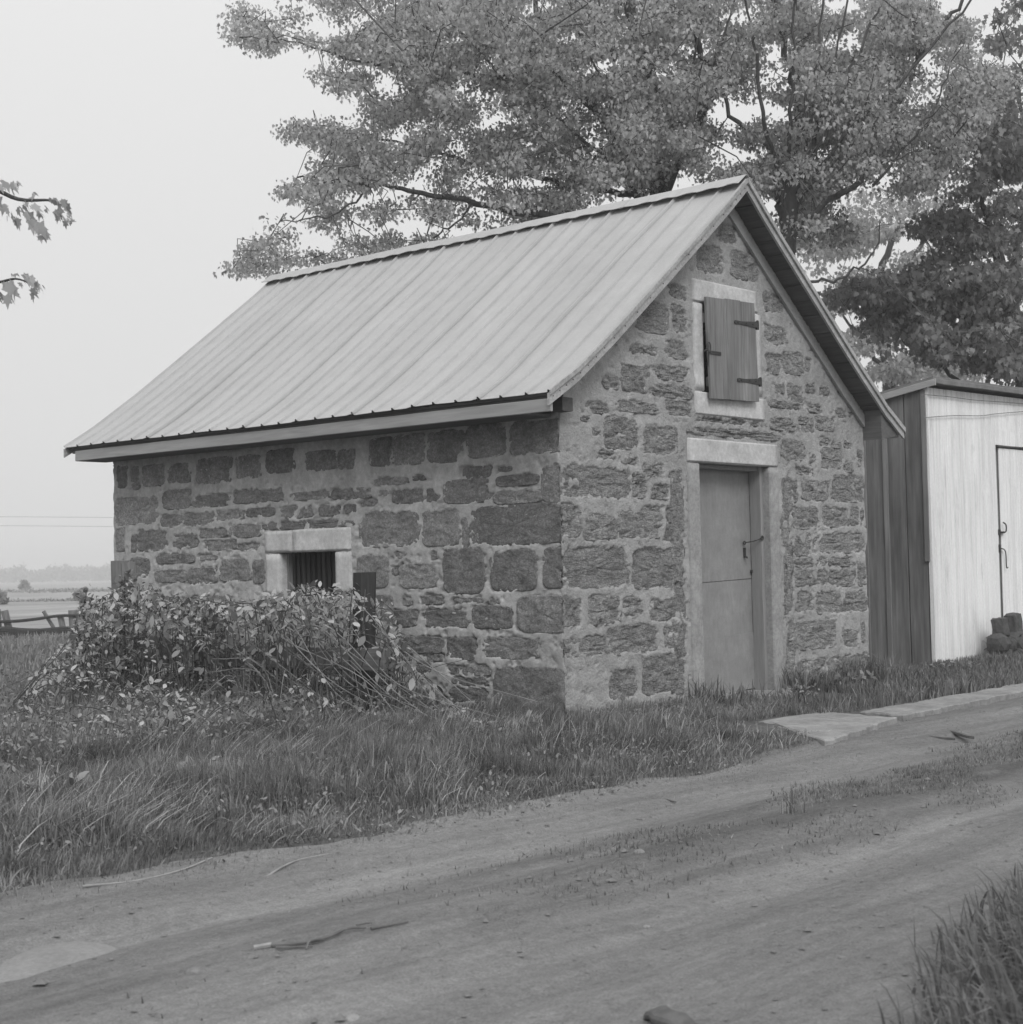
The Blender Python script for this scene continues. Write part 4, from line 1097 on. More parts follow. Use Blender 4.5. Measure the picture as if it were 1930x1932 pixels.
make_tree('broadleaf_tree', 'pale hazy tree seen between the building and the darker maple', None, base,
 [([(1690,1160,36),(1680,800,36),(1670,640,36),(1660,520,36),(1700,420,36)], .2, .05),
  ([(1675,700,36),(1620,640,36),(1570,560,36)], .06, .02), ([(1670,560,36),(1740,460,36),(1800,400,36)], .06, .02)],
 BD, M['maple_pale'], .007, .11, 46, 1.2, M['bark'], 36, rad=.5)

# tree at the left whose bough tips hang into the frame
base = at(-480, 1220, 8.2); base[2] = -.05
lt = empty('maple_tree', base, 'nearby maple whose leafy bough tips hang in from the left edge', 'tree')
limb_sets = [([(-480,1220,8.2),(-470,900,8.2),(-450,600,8.2),(-440,300,8.2),(-420,0,8.2)], .16, .09, 'trunk'),
 ([(-450,560,8.2),(-330,420,7.9),(-180,360,7.5),(-40,350,7.2),(35,376,7.05),(95,378,7.0),(118,388,6.95)], .022, .002, 'branch'),
 ([(-330,420,7.9),(-220,450,7.6),(-110,500,7.3),(-20,532,7.1),(30,526,7.0),(62,538,7.0)], .016, .002, 'branch')]
for pts, r0, r1, nm in limb_sets:
    mb = MB(); mb.tube([at(*p) for p in pts], r0, r1, n=7, sub=5); adopt(lt, mb.build(nm, M['bark'], None, True))
tips = [(5,345,.11),(18,352,.09),(-8,372,.12),(30,348,.05),(46,382,.08),(58,392,.08),(70,400,.08),(52,404,.10),(60,418,.10),(70,424,.12),(38,395,.09),(84,395,.06),(92,378,.06),
 (100,378,.07),(110,386,.09),(116,380,.08),(125,390,.06),(104,400,.08),(112,408,.09),(120,402,.06),(127,398,.07),(20,408,.09),(30,414,.09),(78,440,.09),(8,390,.08),(124,412,.07),(132,420,.04),(64,370,.05),
 (45,520,.09),(56,528,.09),(66,536,.08),(74,542,.07),(20,530,.10),(8,540,.12),(28,552,.08),(14,560,.09),(-6,556,.10),(58,548,.08),(28,522,.05),(36,538,.05),(-15,360,.12),(-30,540,.12),(-40,350,.12),(-50,520,.12)]
for _ in range(2): tips += [(x + random.uniform(-7, 7), y + random.uniform(-4, 9), s * random.uniform(.5, .85)) for (x, y, s) in tips[:39]]
for (x, y, s) in tips:
    s *= .8
    P = np.array([at(x, y - 6, 7.0 + random.uniform(-.15, .15))])
    V, F = leaves(P, s * 1.0, LEAF * np.array([.62, 1, 1]), (.28, -.25, -.8), .25, (0, -.3, .8), .6)
    c0 = V.mean(0)
    o = fastmesh('leaf', V, F, M['maple'], None, [random.random()]); adopt(lt, o)
for q in range(260):
    pass
P = np.array([at(random.uniform(-700, -90), random.uniform(-300, 620), random.uniform(7, 9)) for _ in range(1500)])
V, F = leaves(P, rng.uniform(.07, .12, len(P)), LEAF, (.1, -.1, -.8), .4, (0, -.3, .8), .7)
o = fastmesh('crown', V, F, M['maple_dark'], None, rng.uniform(0, 1, len(F))); o['kind'] = 'stuff'; adopt(lt, o)

# ---- grass
def blades(name, X, Y, H, mat, wid=.006, lean=.35, seed=0, label=None, dirn=(0, 0), curl=.5, z0=None):
    n = len(X)
    Z = gz(X, Y) if z0 is None else z0
    a = rng.uniform(0, 2 * math.pi, n); ln = np.abs(rng.normal(0, lean, n))
    dx = np.cos(a) * ln + dirn[0]; dy_ = np.sin(a) * ln + dirn[1]
    b = a + math.pi / 2 + rng.normal(0, .5, n)
    wx = np.cos(b) * wid; wy = np.sin(b) * wid
    wv = rng.uniform(.6, 1.4, n)
    wx *= wv; wy *= wv
    P = []
    for t, wf, hh in ((0, 1, 0), (.45, .85, .5), (.8, .5, .82)):
        bx = X + dx * H * t ** 1.6; by = Y + dy_ * H * t ** 1.6; bz = Z - .01 + H * (hh - curl * ln * t * t * .5)
        P.append(np.stack([bx - wx * wf, by - wy * wf, bz], -1)); P.append(np.stack([bx + wx * wf, by + wy * wf, bz], -1))
    tx = X + dx * H * 1.15; ty = Y + dy_ * H * 1.15; tz_ = Z + H * (1 - curl * ln * .75)
    P.append(np.stack([tx, ty, tz_], -1))
    V = np.stack(P, 1)              # n,7,3
    I = np.arange(n)[:, None] * 7
    F4 = np.concatenate([I + np.array([[0, 1, 3, 2]]), I + np.array([[2, 3, 5, 4]])], 0)
    F3 = I + np.array([[4, 5, 6, 6]])
    V = V.reshape(-1, 3)
    me = bpy.data.meshes.new(name)
    nq = len(F4); ntri = n
    me.vertices.add(len(V)); me.vertices.foreach_set('co', V.astype(np.float32).ravel())
    loops = np.concatenate([F4.ravel(), (I + np.array([[4, 5, 6]])).ravel()]).astype(np.int32)
    me.loops.add(len(loops)); me.loops.foreach_set('vertex_index', loops)
    me.polygons.add(nq + ntri)
    ls = np.concatenate([np.arange(nq) * 4, nq * 4 + np.arange(ntri) * 3]).astype(np.int32)
    lt_ = np.concatenate([np.full(nq, 4), np.full(ntri, 3)]).astype(np.int32)
    me.polygons.foreach_set('loop_start', ls); me.polygons.foreach_set('loop_total', lt_)
    tn = np.clip(rng.normal(.45, .22, n) + (rng.uniform(0, 1, n) > .96) * .5, 0, 1)
    at_ = me.attributes.new('tone', 'FLOAT', 'FACE'); at_.data.foreach_set('value', np.concatenate([tn, tn, tn]).astype(np.float32))
    me.update(calc_edges=True); me.validate()
    o = link(name, me, mat); tag(o, label, 'grass', kind='stuff'); return o
def scatter(x0, x1, y0, y1, n, keep):
    X = rng.uniform(x0, x1, n); Y = rng.uniform(y0, y1, n); k = keep(X, Y); return X[k], Y[k]
def off_slab(X, Y):
    k = ~((X > -.45) & (X < 1.6) & (Y > -2.35) & (Y < -1.15) & (Y > -1.22 - .0 * X - .98 * (X + .3) * 0 - 9) & ((np.abs((X - .8) * .75) + np.abs((Y + 1.65))) < .72))
    k &= ~((X > 1.2) & (Y < -1.38) & (Y > -1.76)); k &= ~((X > 1.66) & (X < 2.9) & (Y > -.27) & (Y < .2) & (rng.uniform(0, 1, len(X)) > .06))
    return k
def verge_keep(X, Y):
    e = Y - road_left(X) + (fbm(X * 1.6, Y * 1.6, 5, 4) - .5) * .9
    k = (e > -.55) & ~((X > -.02) & (X < BW + .02) & (Y > .0) & (Y < BL))
    den = np.clip((e + .12) / .5, 0.07, 1) * np.clip(.25 + 1.5 * fbm(X * 2.2, Y * 2.2, 8, 3), 0, 1)
    return k & off_slab(X, Y) & (rng.uniform(0, 1, len(X)) < den)
def verge_h(X, Y):
    e = np.clip((Y - road_left(X)) / .9, 0, 1)
    wallf = np.exp(-np.maximum(-Y, 0) / .16) * (X > -.3) + np.exp(-np.abs(X + .12) / .14) * (Y > 0)
    h = .020 + .115 * e * (.15 + 1.7 * np.clip(fbm(X * 3.2, Y * 3.2, 9, 4) * 1.6 - .3, 0, 1)) + .09 * np.clip(wallf, 0, 1) * np.clip(fbm(X * 5, Y * 5, 19, 2) * 2 - .5, 0, 1)
    h *= 1 - .35 * np.clip((X + 1.5) / 2, 0, 1)
    return h * rng.uniform(.45, 1.25, len(X))
X, Y = scatter(-8.2, 1.7, -2.8, 1.2, 280000, verge_keep)
blades('verge_grass', X, Y, verge_h(X, Y), M['grass'], .0027, .5, label='rough grass on the verge between the track and the building', dirn=((fbm(X * 4.6, Y * 4.6, 91, 3) - .45) * .8, (fbm(X * 4.6, Y * 4.6, 95, 3) - .5) * .8), curl=.8)
X, Y = scatter(-8.2, 1.2, -2.3, 1.4, 9000, lambda X, Y: (Y > road_left(X) + .1) & off_slab(X, Y) & ~((X > -.02) & (Y > 0)) & (fbm(X * 1.3, Y * 1.3, 99, 3) > .42))
blades('dry_grass', X, Y, (verge_h(X, Y) + .03) * 1.25, M['grass_dry'], .0028, .8, label='pale dry blades bent over among the verge grass', dirn=((fbm(X * .8, Y * .8, 91, 3) - .3) * 2.4, (fbm(X * .8, Y * .8, 95, 3) - .5) * 2.2), curl=.7)
X, Y = scatter(-7.0, -.05, 1.2, 7.5, 62000, lambda X, Y: (rng.uniform(0, 1, len(X)) < np.clip(1.1 - (Y - 1) / 11, .2, 1)))
blades('meadow_grass', X, Y, (.10 + .16 * fbm(X, Y, 12, 3)) * rng.uniform(.6, 1.5, len(X)), M['grass_pale'], .005, .5, label='taller grass to the left of the brambles', dirn=(.1, 0))
X, Y = scatter(-4.0, 16, 7.5, 19.5, 60000, lambda X, Y: (Y > 5) & (Y + .25 * X < 19.5))
blades('pasture_grass', X, Y, (.09 + .12 * fbm(X * .5, Y * .5, 14, 3)) * rng.uniform(.5, 1.4, len(X)), M['grass_pale'], .012, .5, label='grass running back from the building to the pale field')
X, Y = scatter(1.5, 10.5, -1.5, 1.2, 50000, lambda X, Y: off_slab(X, Y) & ~((X > -.02) & (X < BW + .05) & (Y > -.0)) & ~((X > 6.62) & (Y > .42)) & (rng.uniform(0, 1, len(X)) < np.clip(.2 + 1.3 * fbm(X * 2, Y * 2, 8, 3), 0, 1)) & ~((X > 2.0) & (X < 3.05) & (Y < -.18) & (Y > -.95) & (rng.uniform(0, 1, len(X)) > .12)) & ~((np.abs(X - 2.2) < .8) & (Y < -.3) & (Y > -1.4) & (rng.uniform(0, 1, len(X)) > .55)))
h = (.05 + .10 * fbm(X * 1.7, Y * 1.7, 16, 3)) * rng.uniform(.6, 1.5, len(X)) * (1 + .6 * np.exp(-((Y + .1) / .25) ** 2)) * np.where(X > 4.6, .55, 1)
blades('path_grass', X, Y, h, M['grass'], .005, .45, label='short grass and weeds between the wall foot and the concrete strip')
X, Y = scatter(4.5, 6.7, .2, 2.2, 6000, lambda X, Y: X > 0)
blades('gap_grass', X, Y, rng.uniform(.03, .09, len(X)), M['grass'], .006, .4, label='grass in the gap between the building and the shed')
def near_keep(X, Y):
    e = road_right(X) - Y - .05 + (fbm(X * 1.5, Y * 1.5, 25, 3) - .5) * .4
    return (e > 0) & (rng.uniform(0, 1, len(X)) < np.clip(e / .45, .0, 1))
X, Y = scatter(-6.8, 1.5, -7.2, -4.4, 78000, near_keep)
blades('near_grass', X, Y, (.10 + .16 * np.clip(road_right(X) - Y, 0, 1)) * rng.uniform(.5, 1.5, len(X)), M['grass_near'], .0045, .7, label='long arching grass in the near right corner', dirn=(-.1, .12), curl=.75)
def road_keep(X, Y):
    d = np.abs(Y + 3.42 - .02 * X)
    c = fbm(X * 1.4, Y * 2.4, 44, 3)
    return (rng.uniform(0, 1, len(X)) < np.clip((.6 - d) * 2.5, 0, 1) * np.clip((c - .40) * 5, 0, 1) * np.clip((X + 5.6) / 3.5, .05, 1))
X, Y = scatter(-6.5, 9, -4.2, -2.7, 130000, road_keep)
blades('track_weeds', X, Y, rng.uniform(.01, .035, len(X)), M['grass'], .004, .7, label='trodden weeds along the crown of the dirt track')
X, Y = scatter(-6.5, 4, -5.3, -2.2, 5000, lambda X, Y: fbm(X * 1.1, Y * 1.8, 47, 3) > .5)
blades('track_weeds', X, Y, rng.uniform(.008, .022, len(X)), M['grass_pale'], .004, .9, label='sparse short weeds scattered over the wheel tracks')
P = []
X, Y = scatter(-8.2, 1.6, -2.5, 1.3, 34000, lambda X, Y: (Y > road_left(X) + .02) & off_slab(X, Y) & ~((X > -.02) & (Y > 0)) & (fbm(X * 1.7, Y * 1.7, 199, 3) > .47))
X2, Y2 = scatter(-7.0, -.2, .4, 6.5, 30000, lambda X, Y: fbm(X * 1.2, Y * 1.2, 203, 3) > .40)
n = len(X); P = np.stack([X, Y, gz(X, Y) + rng.uniform(.01, .09, n) * np.clip((Y - road_left(X)) / .6, .15, 1)], -1)
V, F = leaves(P, rng.uniform(.012, .032, n), OVAL, (0, 0, .25), .7, (0, 0, 1), .5)
n2 = len(X2); P2 = np.stack([X2, Y2, gz(X2, Y2) + rng.uniform(.02, .26, n2)], -1); V2, F2 = leaves(P2, rng.uniform(.018, .045, n2), OVAL, (0, 0, .3), .7, (0, 0, 1), .6)
F = np.concatenate([F, F2 + len(V)]); V = np.concatenate([V, V2]); n += n2
o = fastmesh('ground_cover', V, F, M['cover_leaf'], None, rng.uniform(0, 1, n)); tag(o, 'small clover and plantain leaves mixed into the verge grass', 'ground cover', kind='stuff')
# a single wiry tuft on the crown of the track
p = on(1500, 1532, 2, 0)
X = p[0] + rng.normal(0, .03, 40); Y = p[1] + rng.normal(0, .03, 40)
o = blades('grass_tuft', X, Y, rng.uniform(.05, .16, 40), M['grass'], .0022, .3, label='lone wiry grass tuft standing on the crown of the track'); o['category'] = 'grass tuft'; del o['kind']

# ---- bramble thicket
bush = empty('bramble_bush', (-1.3, 3.0, 0), 'sprawling leafy bramble thicket over the old plank fence beside the wall', 'bush')
def bush_keep(P, slack=6):
    d = P - CC; zf = d @ CF; px = 965 + FPX * (d @ CR) / zf; py = 966 - FPX * (d @ CU) / zf
    lim = np.interp(px, [-50, 20, 60, 100, 132, 152, 195, 240, 330, 480, 560, 690, 745, 790, 900], [1390, 1325, 1280, 1232, 1205, 1140, 1116, 1085, 1124, 1132, 1104, 1106, 1140, 1265, 1340])
    return py > lim + 26 * (fbm(px / 22, py / 60, 600, 3) - .4) + rng.normal(0, slack, len(P))
cane = MB(); cane_d = MB(); LP = []; LS = []; LT = []
def grow(bx, by, h, out, n_leaf, lf, bare=0, dark=True, spread=.7, ls=(.05, .085), az=None):
    a = rng.uniform(0, 2 * math.pi) if az is None else az
    l = out * rng.uniform(.5, 1.2); z0 = float(gz(bx, by))
    p0 = np.array([bx, by, z0]); p1 = p0 + np.array([math.cos(a) * l * .15, math.sin(a) * l * .15, h * .65])
    p2 = p0 + np.array([math.cos(a) * l * .6, math.sin(a) * l * .6, h]); p3 = p0 + np.array([math.cos(a) * l, math.sin(a) * l, h * rng.uniform(.7, .95)])
    Q = catmull(jitter_line([p0, p1, p2, p3], .03), 5)
    Q = [q for q, k_ in zip(Q, bush_keep(np.array(Q), 2)) if k_]
    if len(Q) < 4: return
    (cane_d if dark else cane).tube(Q, .006, .002, n=4)
    if n_leaf:
        s0 = int(len(Q) * bare)
        for _ in range(n_leaf):
            q = Q[rng.integers(s0, len(Q))]
            LP.append(q + rng.normal(0, lf, 3) * np.array([1, 1, .7])); LS.append(ls[0] * .6 + (ls[1] * 1.15 - ls[0] * .6) * rng.uniform() ** 1.7); LT.append(rng.uniform(0, 1))
for _ in range(170):
    grow(rng.uniform(-1.5, -.35), rng.uniform(1.2, 4.9), rng.uniform(.82, 1.2), .5, 32, .05, .45, ls=(.04, .082))
for _ in range(120):
    y = rng.uniform(3.0, 5.6); grow(rng.uniform(-2.3, -.9), y, rng.uniform(.4, .95) * (1.2 - .06 * (y - 3)), .6, 38, .05, .1, ls=(.035, .068))
for _ in range(95):
    grow(rng.uniform(-3.2, -1.6), rng.uniform(.6, 3.9), rng.uniform(.12, .38), .4, 13, .06, .1, ls=(.035, .07))
for _ in range(90):
    grow(rng.uniform(-3.4, -2.0), rng.uniform(2.6, 5.2), rng.uniform(.25, .6), .5, 14, .06, .2, ls=(.035, .07))
for _ in range(34):
    grow(rng.uniform(-1.0, -.4), rng.uniform(.75, 1.5), rng.uniform(.3, .8), .5, 7, .05, .3)
for _ in range(26):
    grow(rng.uniform(-1.6, -.1), rng.uniform(-.35, .8), rng.uniform(.06, .16), .25, 6, .05, .1, ls=(.04, .07))
# bare arching canes, right of the thicket
for _ in range(30):
    y0 = rng.uniform(1.4, 3.6); x0 = rng.uniform(-1.3, -.6)
    P = [(x0, y0, rng.uniform(.5, .95)), (x0 - rng.uniform(0, .1), y0 - .35, rng.uniform(.62, .85)), (x0 - rng.uniform(-.1, .2), y0 - .9, rng.uniform(.3, .5)), (x0 - rng.uniform(-.2, .2), y0 - rng.uniform(1.1, 1.7), rng.uniform(.02, .2))]
    cane.tube(jitter_line([np.array(p) for p in P], .03), .0055, .0025, n=5, sub=6)
for _ in range(260):
    x0, y0 = rng.uniform(-1.5, -.5), rng.uniform(1.0, 4.4); a = rng.uniform(0, 6.28); t = rng.uniform(.2, .7)
    P = [(x0, y0, 0), (x0 + math.cos(a) * t * .3, y0 + math.sin(a) * t * .3, t * .7), (x0 + math.cos(a) * t, y0 + math.sin(a) * t, t * rng.uniform(.2, 1))]
    (cane if rng.uniform() > .45 else cane_d).tube([np.array(p) for p in P], .0045, .002, n=4, sub=4)
LP = np.array(LP); LS = np.array(LS); LT = np.array(LT)
k_ = bush_keep(LP); LP = LP[k_]; LS = LS[k_]; LT = LT[k_]
V, F = leaves(LP, np.array(LS), OVAL, (0, -.1, -.12), .6, (-.15, -.15, 1), .28)
o = fastmesh('leaves', V, F, M['bush_leaf'], None, LT); o['kind'] = 'stuff'; adopt(bush, o)
o = cane.build('dead_canes', M['cane']); o['kind'] = 'stuff'; adopt(bush, o)
o = cane_d.build('live_canes', M['cane_dark']); o['kind'] = 'stuff'; adopt(bush, o)
# two upright dark saplings rising from the thicket
def sapling(px, py_top, xw, label, n, s, mat):
    top = on(px, py_top, 0, xw); basep = np.array([top[0], top[1], float(gz(top[0], top[1]))])
    r = empty('sapling', basep, label, 'sapling', 'saplings in the brambles')
    mb = MB(); mb.tube(jitter_line(catmull([basep, basep + (top - basep) * .5 + np.array([.02, .02, 0]), top], 4), .008), .012, .004, n=6); adopt(r, mb.build('stem', M['bark']))
    t = rng.uniform(.25, 1, n); P = basep + (top - basep) * t[:, None]
    a = rng.uniform(0, 6.28, n); rad_ = rng.uniform(.02, .16, n) * (1.15 - t * .7)
    P = P + np.stack([np.cos(a) * rad_, np.sin(a) * rad_, rng.normal(0, .02, n)], -1)
    V, F = leaves(P, rng.uniform(.6, 1.2, n) * s, OVAL, (0, 0, .1), .7, (0, 0, 1), .4)
    o = fastmesh('leaves', V, F, mat, None, rng.uniform(0, 1, n)); o['kind'] = 'stuff'; adopt(r, o)
M['sap_leaf'] = leaf_mat('sapling_leaf', .19, .6, .3)
sapling(236, 1078, -1.25, 'tall thin dark leaved sapling in front of the left fence post', 260, .065, M['sap_leaf'])
sapling(163, 1112, -1.4, 'smaller dark sapling at the far left end of the brambles', 170, .06, M['sap_leaf'])

# ---- old plank fence under the brambles
fence = empty('plank_fence', (-.75, 2.8, 0), 'old post and plank fence half buried in brambles along the side wall', 'fence')
adopt(fence, one_board('post', M['post_dark'], None, [(-.75, 1.31, -.1), (-.745, 1.285, 1.115)], (.2, 1, 0), (1, -.2, 0), .15, .13, .02, .006, 6))
adopt(fence, one_board('post', M['post'], None, [(-.75, 4.36, -.1), (-.75, 4.34, 1.262)], (0, 1, 0), (1, 0, 0), .155, .10, .012, .005, 6))
adopt(fence, one_board('post', M['post'], None, [(-.76, 4.19, -.1), (-.76, 4.20, 1.25)], (0, 1, 0), (1, 0, 0), .11, .08, .010, .005, 6))
adopt(fence, one_board('plank', M['plank'], None, [(-.85, .98, .485), (-.84, 2.3, .475), (-.83, 4.5, .49)], (0, 0, 1), (1, 0, 0), .165, .032, .005, .003, 6))
adopt(fence, one_board('plank', M['plank'], None, [(-.80, 2.3, .42), (-.79, 4.4, .60)], (0, 0, 1), (1, 0, 0), .14, .03, .005, .003, 6))

# ------------------------------------------------------------------ small things
def pole(name, pts, r0, r1, mat, label, cat, group=None, extra=()):
    mb = MB(); mb.tube(pts, r0, r1, n=6, sub=4)
    for e in extra: mb.tube(e, r0 * .6, r1 * .7, n=5, sub=3)
    o = mb.build(name, mat); tag(o, label, cat, group); return o
def gpt(x, y, h=.012):
    p = on(x, y, 2, 0); q = on(x, y, 2, float(gz(p[0], p[1])) + h); return q
pole('stick', [gpt(512, 1783), gpt(560, 1780), gpt(600, 1773), gpt(630, 1763), gpt(655, 1752), gpt(690, 1750)], .007, .004, M['stick'], 'long dark forked stick lying on the track', 'stick', 'sticks on the track',
     extra=[[gpt(520, 1788), gpt(560, 1787), gpt(590, 1785)], [gpt(610, 1772), gpt(585, 1775, .02), gpt(578, 1790)]])
pole('stick', [gpt(478, 1788), gpt(512, 1782)], .008, .008, M['straw'], 'short pale peeled stick end beside the forked stick', 'stick', 'sticks on the track')
pole('stick', [gpt(700, 1752), gpt(720, 1748), gpt(770, 1739)], .006, .003, M['stick'], 'thin dark twig right of the long forked stick', 'stick', 'sticks on the track', extra=[[gpt(672, 1745), gpt(690, 1742), gpt(702, 1741)]])
pole('straw', [gpt(502, 1655), gpt(530, 1637), gpt(565, 1622), gpt(620, 1611)], .005, .003, M['straw'], 'pale bent dry stalk at the edge of the track', 'stalk', 'dry stalks by the verge')
pole('straw', [gpt(155, 1672), gpt(255, 1662), gpt(340, 1642), gpt(400, 1618)], .005, .003, M['straw'], 'long pale dry stalk lying along the left verge', 'stalk', 'dry stalks by the verge')
pole('straw', [gpt(795, 1571), gpt(830, 1571)], .006, .006, M['straw'], 'short straight pale stick on the verge edge', 'stalk', 'dry stalks by the verge')
pole('stick', [gpt(1230, 1508), gpt(1250, 1508), gpt(1275, 1513)], .006, .004, M['stick'], 'little dark stick on the track near the mid verge', 'stick', 'sticks on the track')
mb = MB(); board(mb, [gpt(1236, 1908, .02), gpt(1262, 1922, .025), gpt(1310, 1950, .02)], (.6, -.6, .3), (0, 0, 1), .055, .022, .006, .006, 3)
o = mb.build('wood_scrap', M['stick']); tag(o, 'dark broken piece of wood at the bottom edge of the picture', 'wood')
for (xa, ya, xb, yb, w, lab) in ((1745, 1391, 1795, 1394, .07, 'dark flat board scrap on the track, nearer of the two'), (1795, 1381, 1832, 1392, .06, 'small broken board scrap beside the larger one on the track')):
    mb = MB(); board(mb, [gpt(xa, ya, .012), gpt(xb, yb, .014)], (.4, 1, 0), (0, 0, 1), w, .018, .004, .003, 3); o = mb.build('board_scrap', M['stick']); tag(o, lab, 'board', 'board scraps on the track')
def rock(p, s, mat, name, label=None, cat=None, group=None, flat=.6, seed=0, sub=2, parent=None):
    bm = bmesh.new(); bmesh.ops.create_icosphere(bm, subdivisions=sub, radius=1)
    for v in bm.verts:
        n = float(fbm(v.co.x * 1.4 + seed * 7, v.co.y * 1.4 + v.co.z * 1.7, 3, 3)) - .5
        v.co *= 1 + n * .7
        v.co = Vector((v.co.x * s[0], v.co.y * s[1], v.co.z * s[2]))
    me = bpy.data.meshes.new(name); bm.to_mesh(me); bm.free()
    o = link(name, me, mat); o.location = [float(c) for c in p]; o.rotation_euler = (0, 0, seed * 1.3)
    if label: tag(o, label, cat, group)
    return o
p = gpt(95, 1835, -.022); rock(p, (.36, .2, .034), M['dirt_rock'], 'flat_rock', 'pale flat rock half buried in the track at lower left', 'rock', seed=3, sub=3)
# loose stones on the track: one mass of gravel, plus the few bigger ones as things
V = []; F = []
gm = MB()
for i in range(3000):
    x = rng.uniform(-6.6, 6); y = rng.uniform(-5.3, -1.9) 
    s = float(rng.gamma(2, .0022)) + .002
    z = float(gz(x, y)) + .006 + s * .3
    P = [np.array([x, y, z]) + s * np.array(v) * rng.uniform(.6, 1.3, 3) for v in ((1, 0, 0), (0, 1, 0), (-1, 0, 0), (0, -1, 0), (0, 0, .6))]
    gm.add(P, [(0, 1, 4), (1, 2, 4), (2, 3, 4), (3, 0, 4)])
o = gm.build('gravel', M['pebble']); tag(o, 'small loose stones and crumbs scattered over the track', 'gravel', kind='stuff')
for i, (x, y, s, lab) in enumerate([(240, 1660, .016, 'small dark stone at the foot of the left verge'), (570, 1853, .018, 'dark pebble below the forked stick on the track'), (370, 1835, .022, 'flattish pale stone on the track at lower left'), (665, 1927, .02, 'rounded stone near the bottom edge of the track'), (1220, 2500*.7, .012, 'dark pebble on the right half of the track'), (1206, 1608, .02, 'pale pebble on the crown of the track'), (1207, 1546, .014, 'small dark pebble right of the track crown')]):
    q = gpt(x, min(y, 1925), .006); rock(q, (s * 1.3, s, s * .7), M['pebble'], 'stone', lab, 'stone', 'stones on the track', seed=i)
q = gpt(590, 1378, .1); mb = MB(); board(mb, [q, q + np.array([.03, -.03, .02])], (.5, -.5, .2), (0, 0, 1), .035, .02, .004, .003, 2); o = mb.build('paper_scrap', M['paper']); tag(o, 'small white scrap of paper in the grass below the brambles', 'litter')

# broken bricks and rubble by the shed door
def br(px, py, D, w, h, d, name, label, mat, group='rubble by the shed door', rot=0.):
    p = on(px, py, 1, D)
    bm = bmesh.new(); bmesh.ops.create_cube(bm, size=1)
    bmesh.ops.bevel(bm, geom=list(bm.edges), offset=.08, segments=1, affect='EDGES')
    bmesh.ops.subdivide_edges(bm, edges=[e for e in bm.edges if e.calc_length() > .5], cuts=2, use_grid_fill=True)
    for v in bm.verts: v.co += Vector([random.uniform(-.05, .05) for _ in range(3)]); v.co = Vector((v.co.x * w, v.co.y * d, v.co.z * h))
    me = bpy.data.meshes.new(name); bm.to_mesh(me); bm.free()
    o = link(name, me, mat); o.location = [float(c) for c in p]; o.rotation_euler = (random.uniform(-.1, .1), rot, random.uniform(-.3, .3)); tag(o, label, name.replace('_', ' '), group)
br(1887, 1183, .18, .22, .20, .14, 'brick', 'upright broken brick, left of the two topping the rubble by the shed door', M['brick'], rot=.05)
br(1912, 1179, .20, .17, .26, .14, 'brick', 'upright taller brick, right of the two topping the rubble by the shed door', M['brick'], rot=-.1)
rk = [(1882, 1214, .17, 'dark rubble stone under the left upright brick'), (1900, 1218, .12, 'small rubble stone in the middle of the pile by the shed'), (1918, 1211, .17, 'dark rubble stone under the right upright brick'), (1932, 1222, .15, 'rubble stone at the right edge of the picture by the shed'), (1890, 1236, .16, 'lower left rubble stone at the foot of the pile'), (1912, 1238, .16, 'lower right rubble stone at the foot of the pile')]
for i, (x, y, s, lab) in enumerate(rk):
    rock(on(x, y, 1, .15), (s, s * .7, s * .75), M['brick'], 'rubble_stone', lab, 'stone', 'rubble by the shed door', seed=i + 20)

# broad-leaved weeds
def weed(px, py, n, s, r, label, mat, h=.06):
    p = on(px, py, 2, 0); b = np.array([p[0], p[1], float(gz(p[0], p[1]))])
    a = rng.uniform(0, 6.28, n); rr = rng.uniform(.1, 1, n) * r
    P = b + np.stack([np.cos(a) * rr, np.sin(a) * rr, rng.uniform(.3, 1, n) * h], -1)
    V, F = leaves(P, rng.uniform(.6, 1.2, n) * s, OVAL, (0, 0, .15), .6, (0, -.2, 1), .35)
    root = empty('weed', b, label, 'weed', 'broad leaved weeds')
    o = fastmesh('leaves', V, F, mat, None, rng.uniform(0, 1, n)); o['kind'] = 'stuff'; adopt(root, o)
    mb = MB()
    for q in P[::2]: mb.tube([b, (b + q) / 2 + np.array([0, 0, .01]), q], .002, .0015, n=3)
    o = mb.build('stems', M['cane_dark']); o['kind'] = 'stuff'; adopt(root, o)
weed(1508, 1325, 90, .045, .16, 'leafy weed clump beside the right end of the doorstep', M['cover_leaf'], .14)
weed(1610, 1300, 90, .06, .22, 'low weed clump at the foot of the gable near its right corner', M['cover_leaf'], .1)
weed(852, 1372, 70, .06, .16, 'pale leafy weeds at the foot of the side wall right of the brambles', M['bush_leaf'], .12)
weed(95, 1520, 70, .08, .2, 'broad pale leaves in the grass at the far left', M['bush_leaf'], .1)
weed(340, 1490, 60, .07, .2, 'broad leaved weed in the verge below the brambles', M['bush_leaf'], .12)
weed(1885, 1242, 240, .05, .36, 'tangled weeds round the rubble by the shed door', M['sap_leaf'], .26)
weed(1800, 1270, 90, .05, .28, 'low weeds along the foot of the white shed front', M['cover_leaf'], .12)

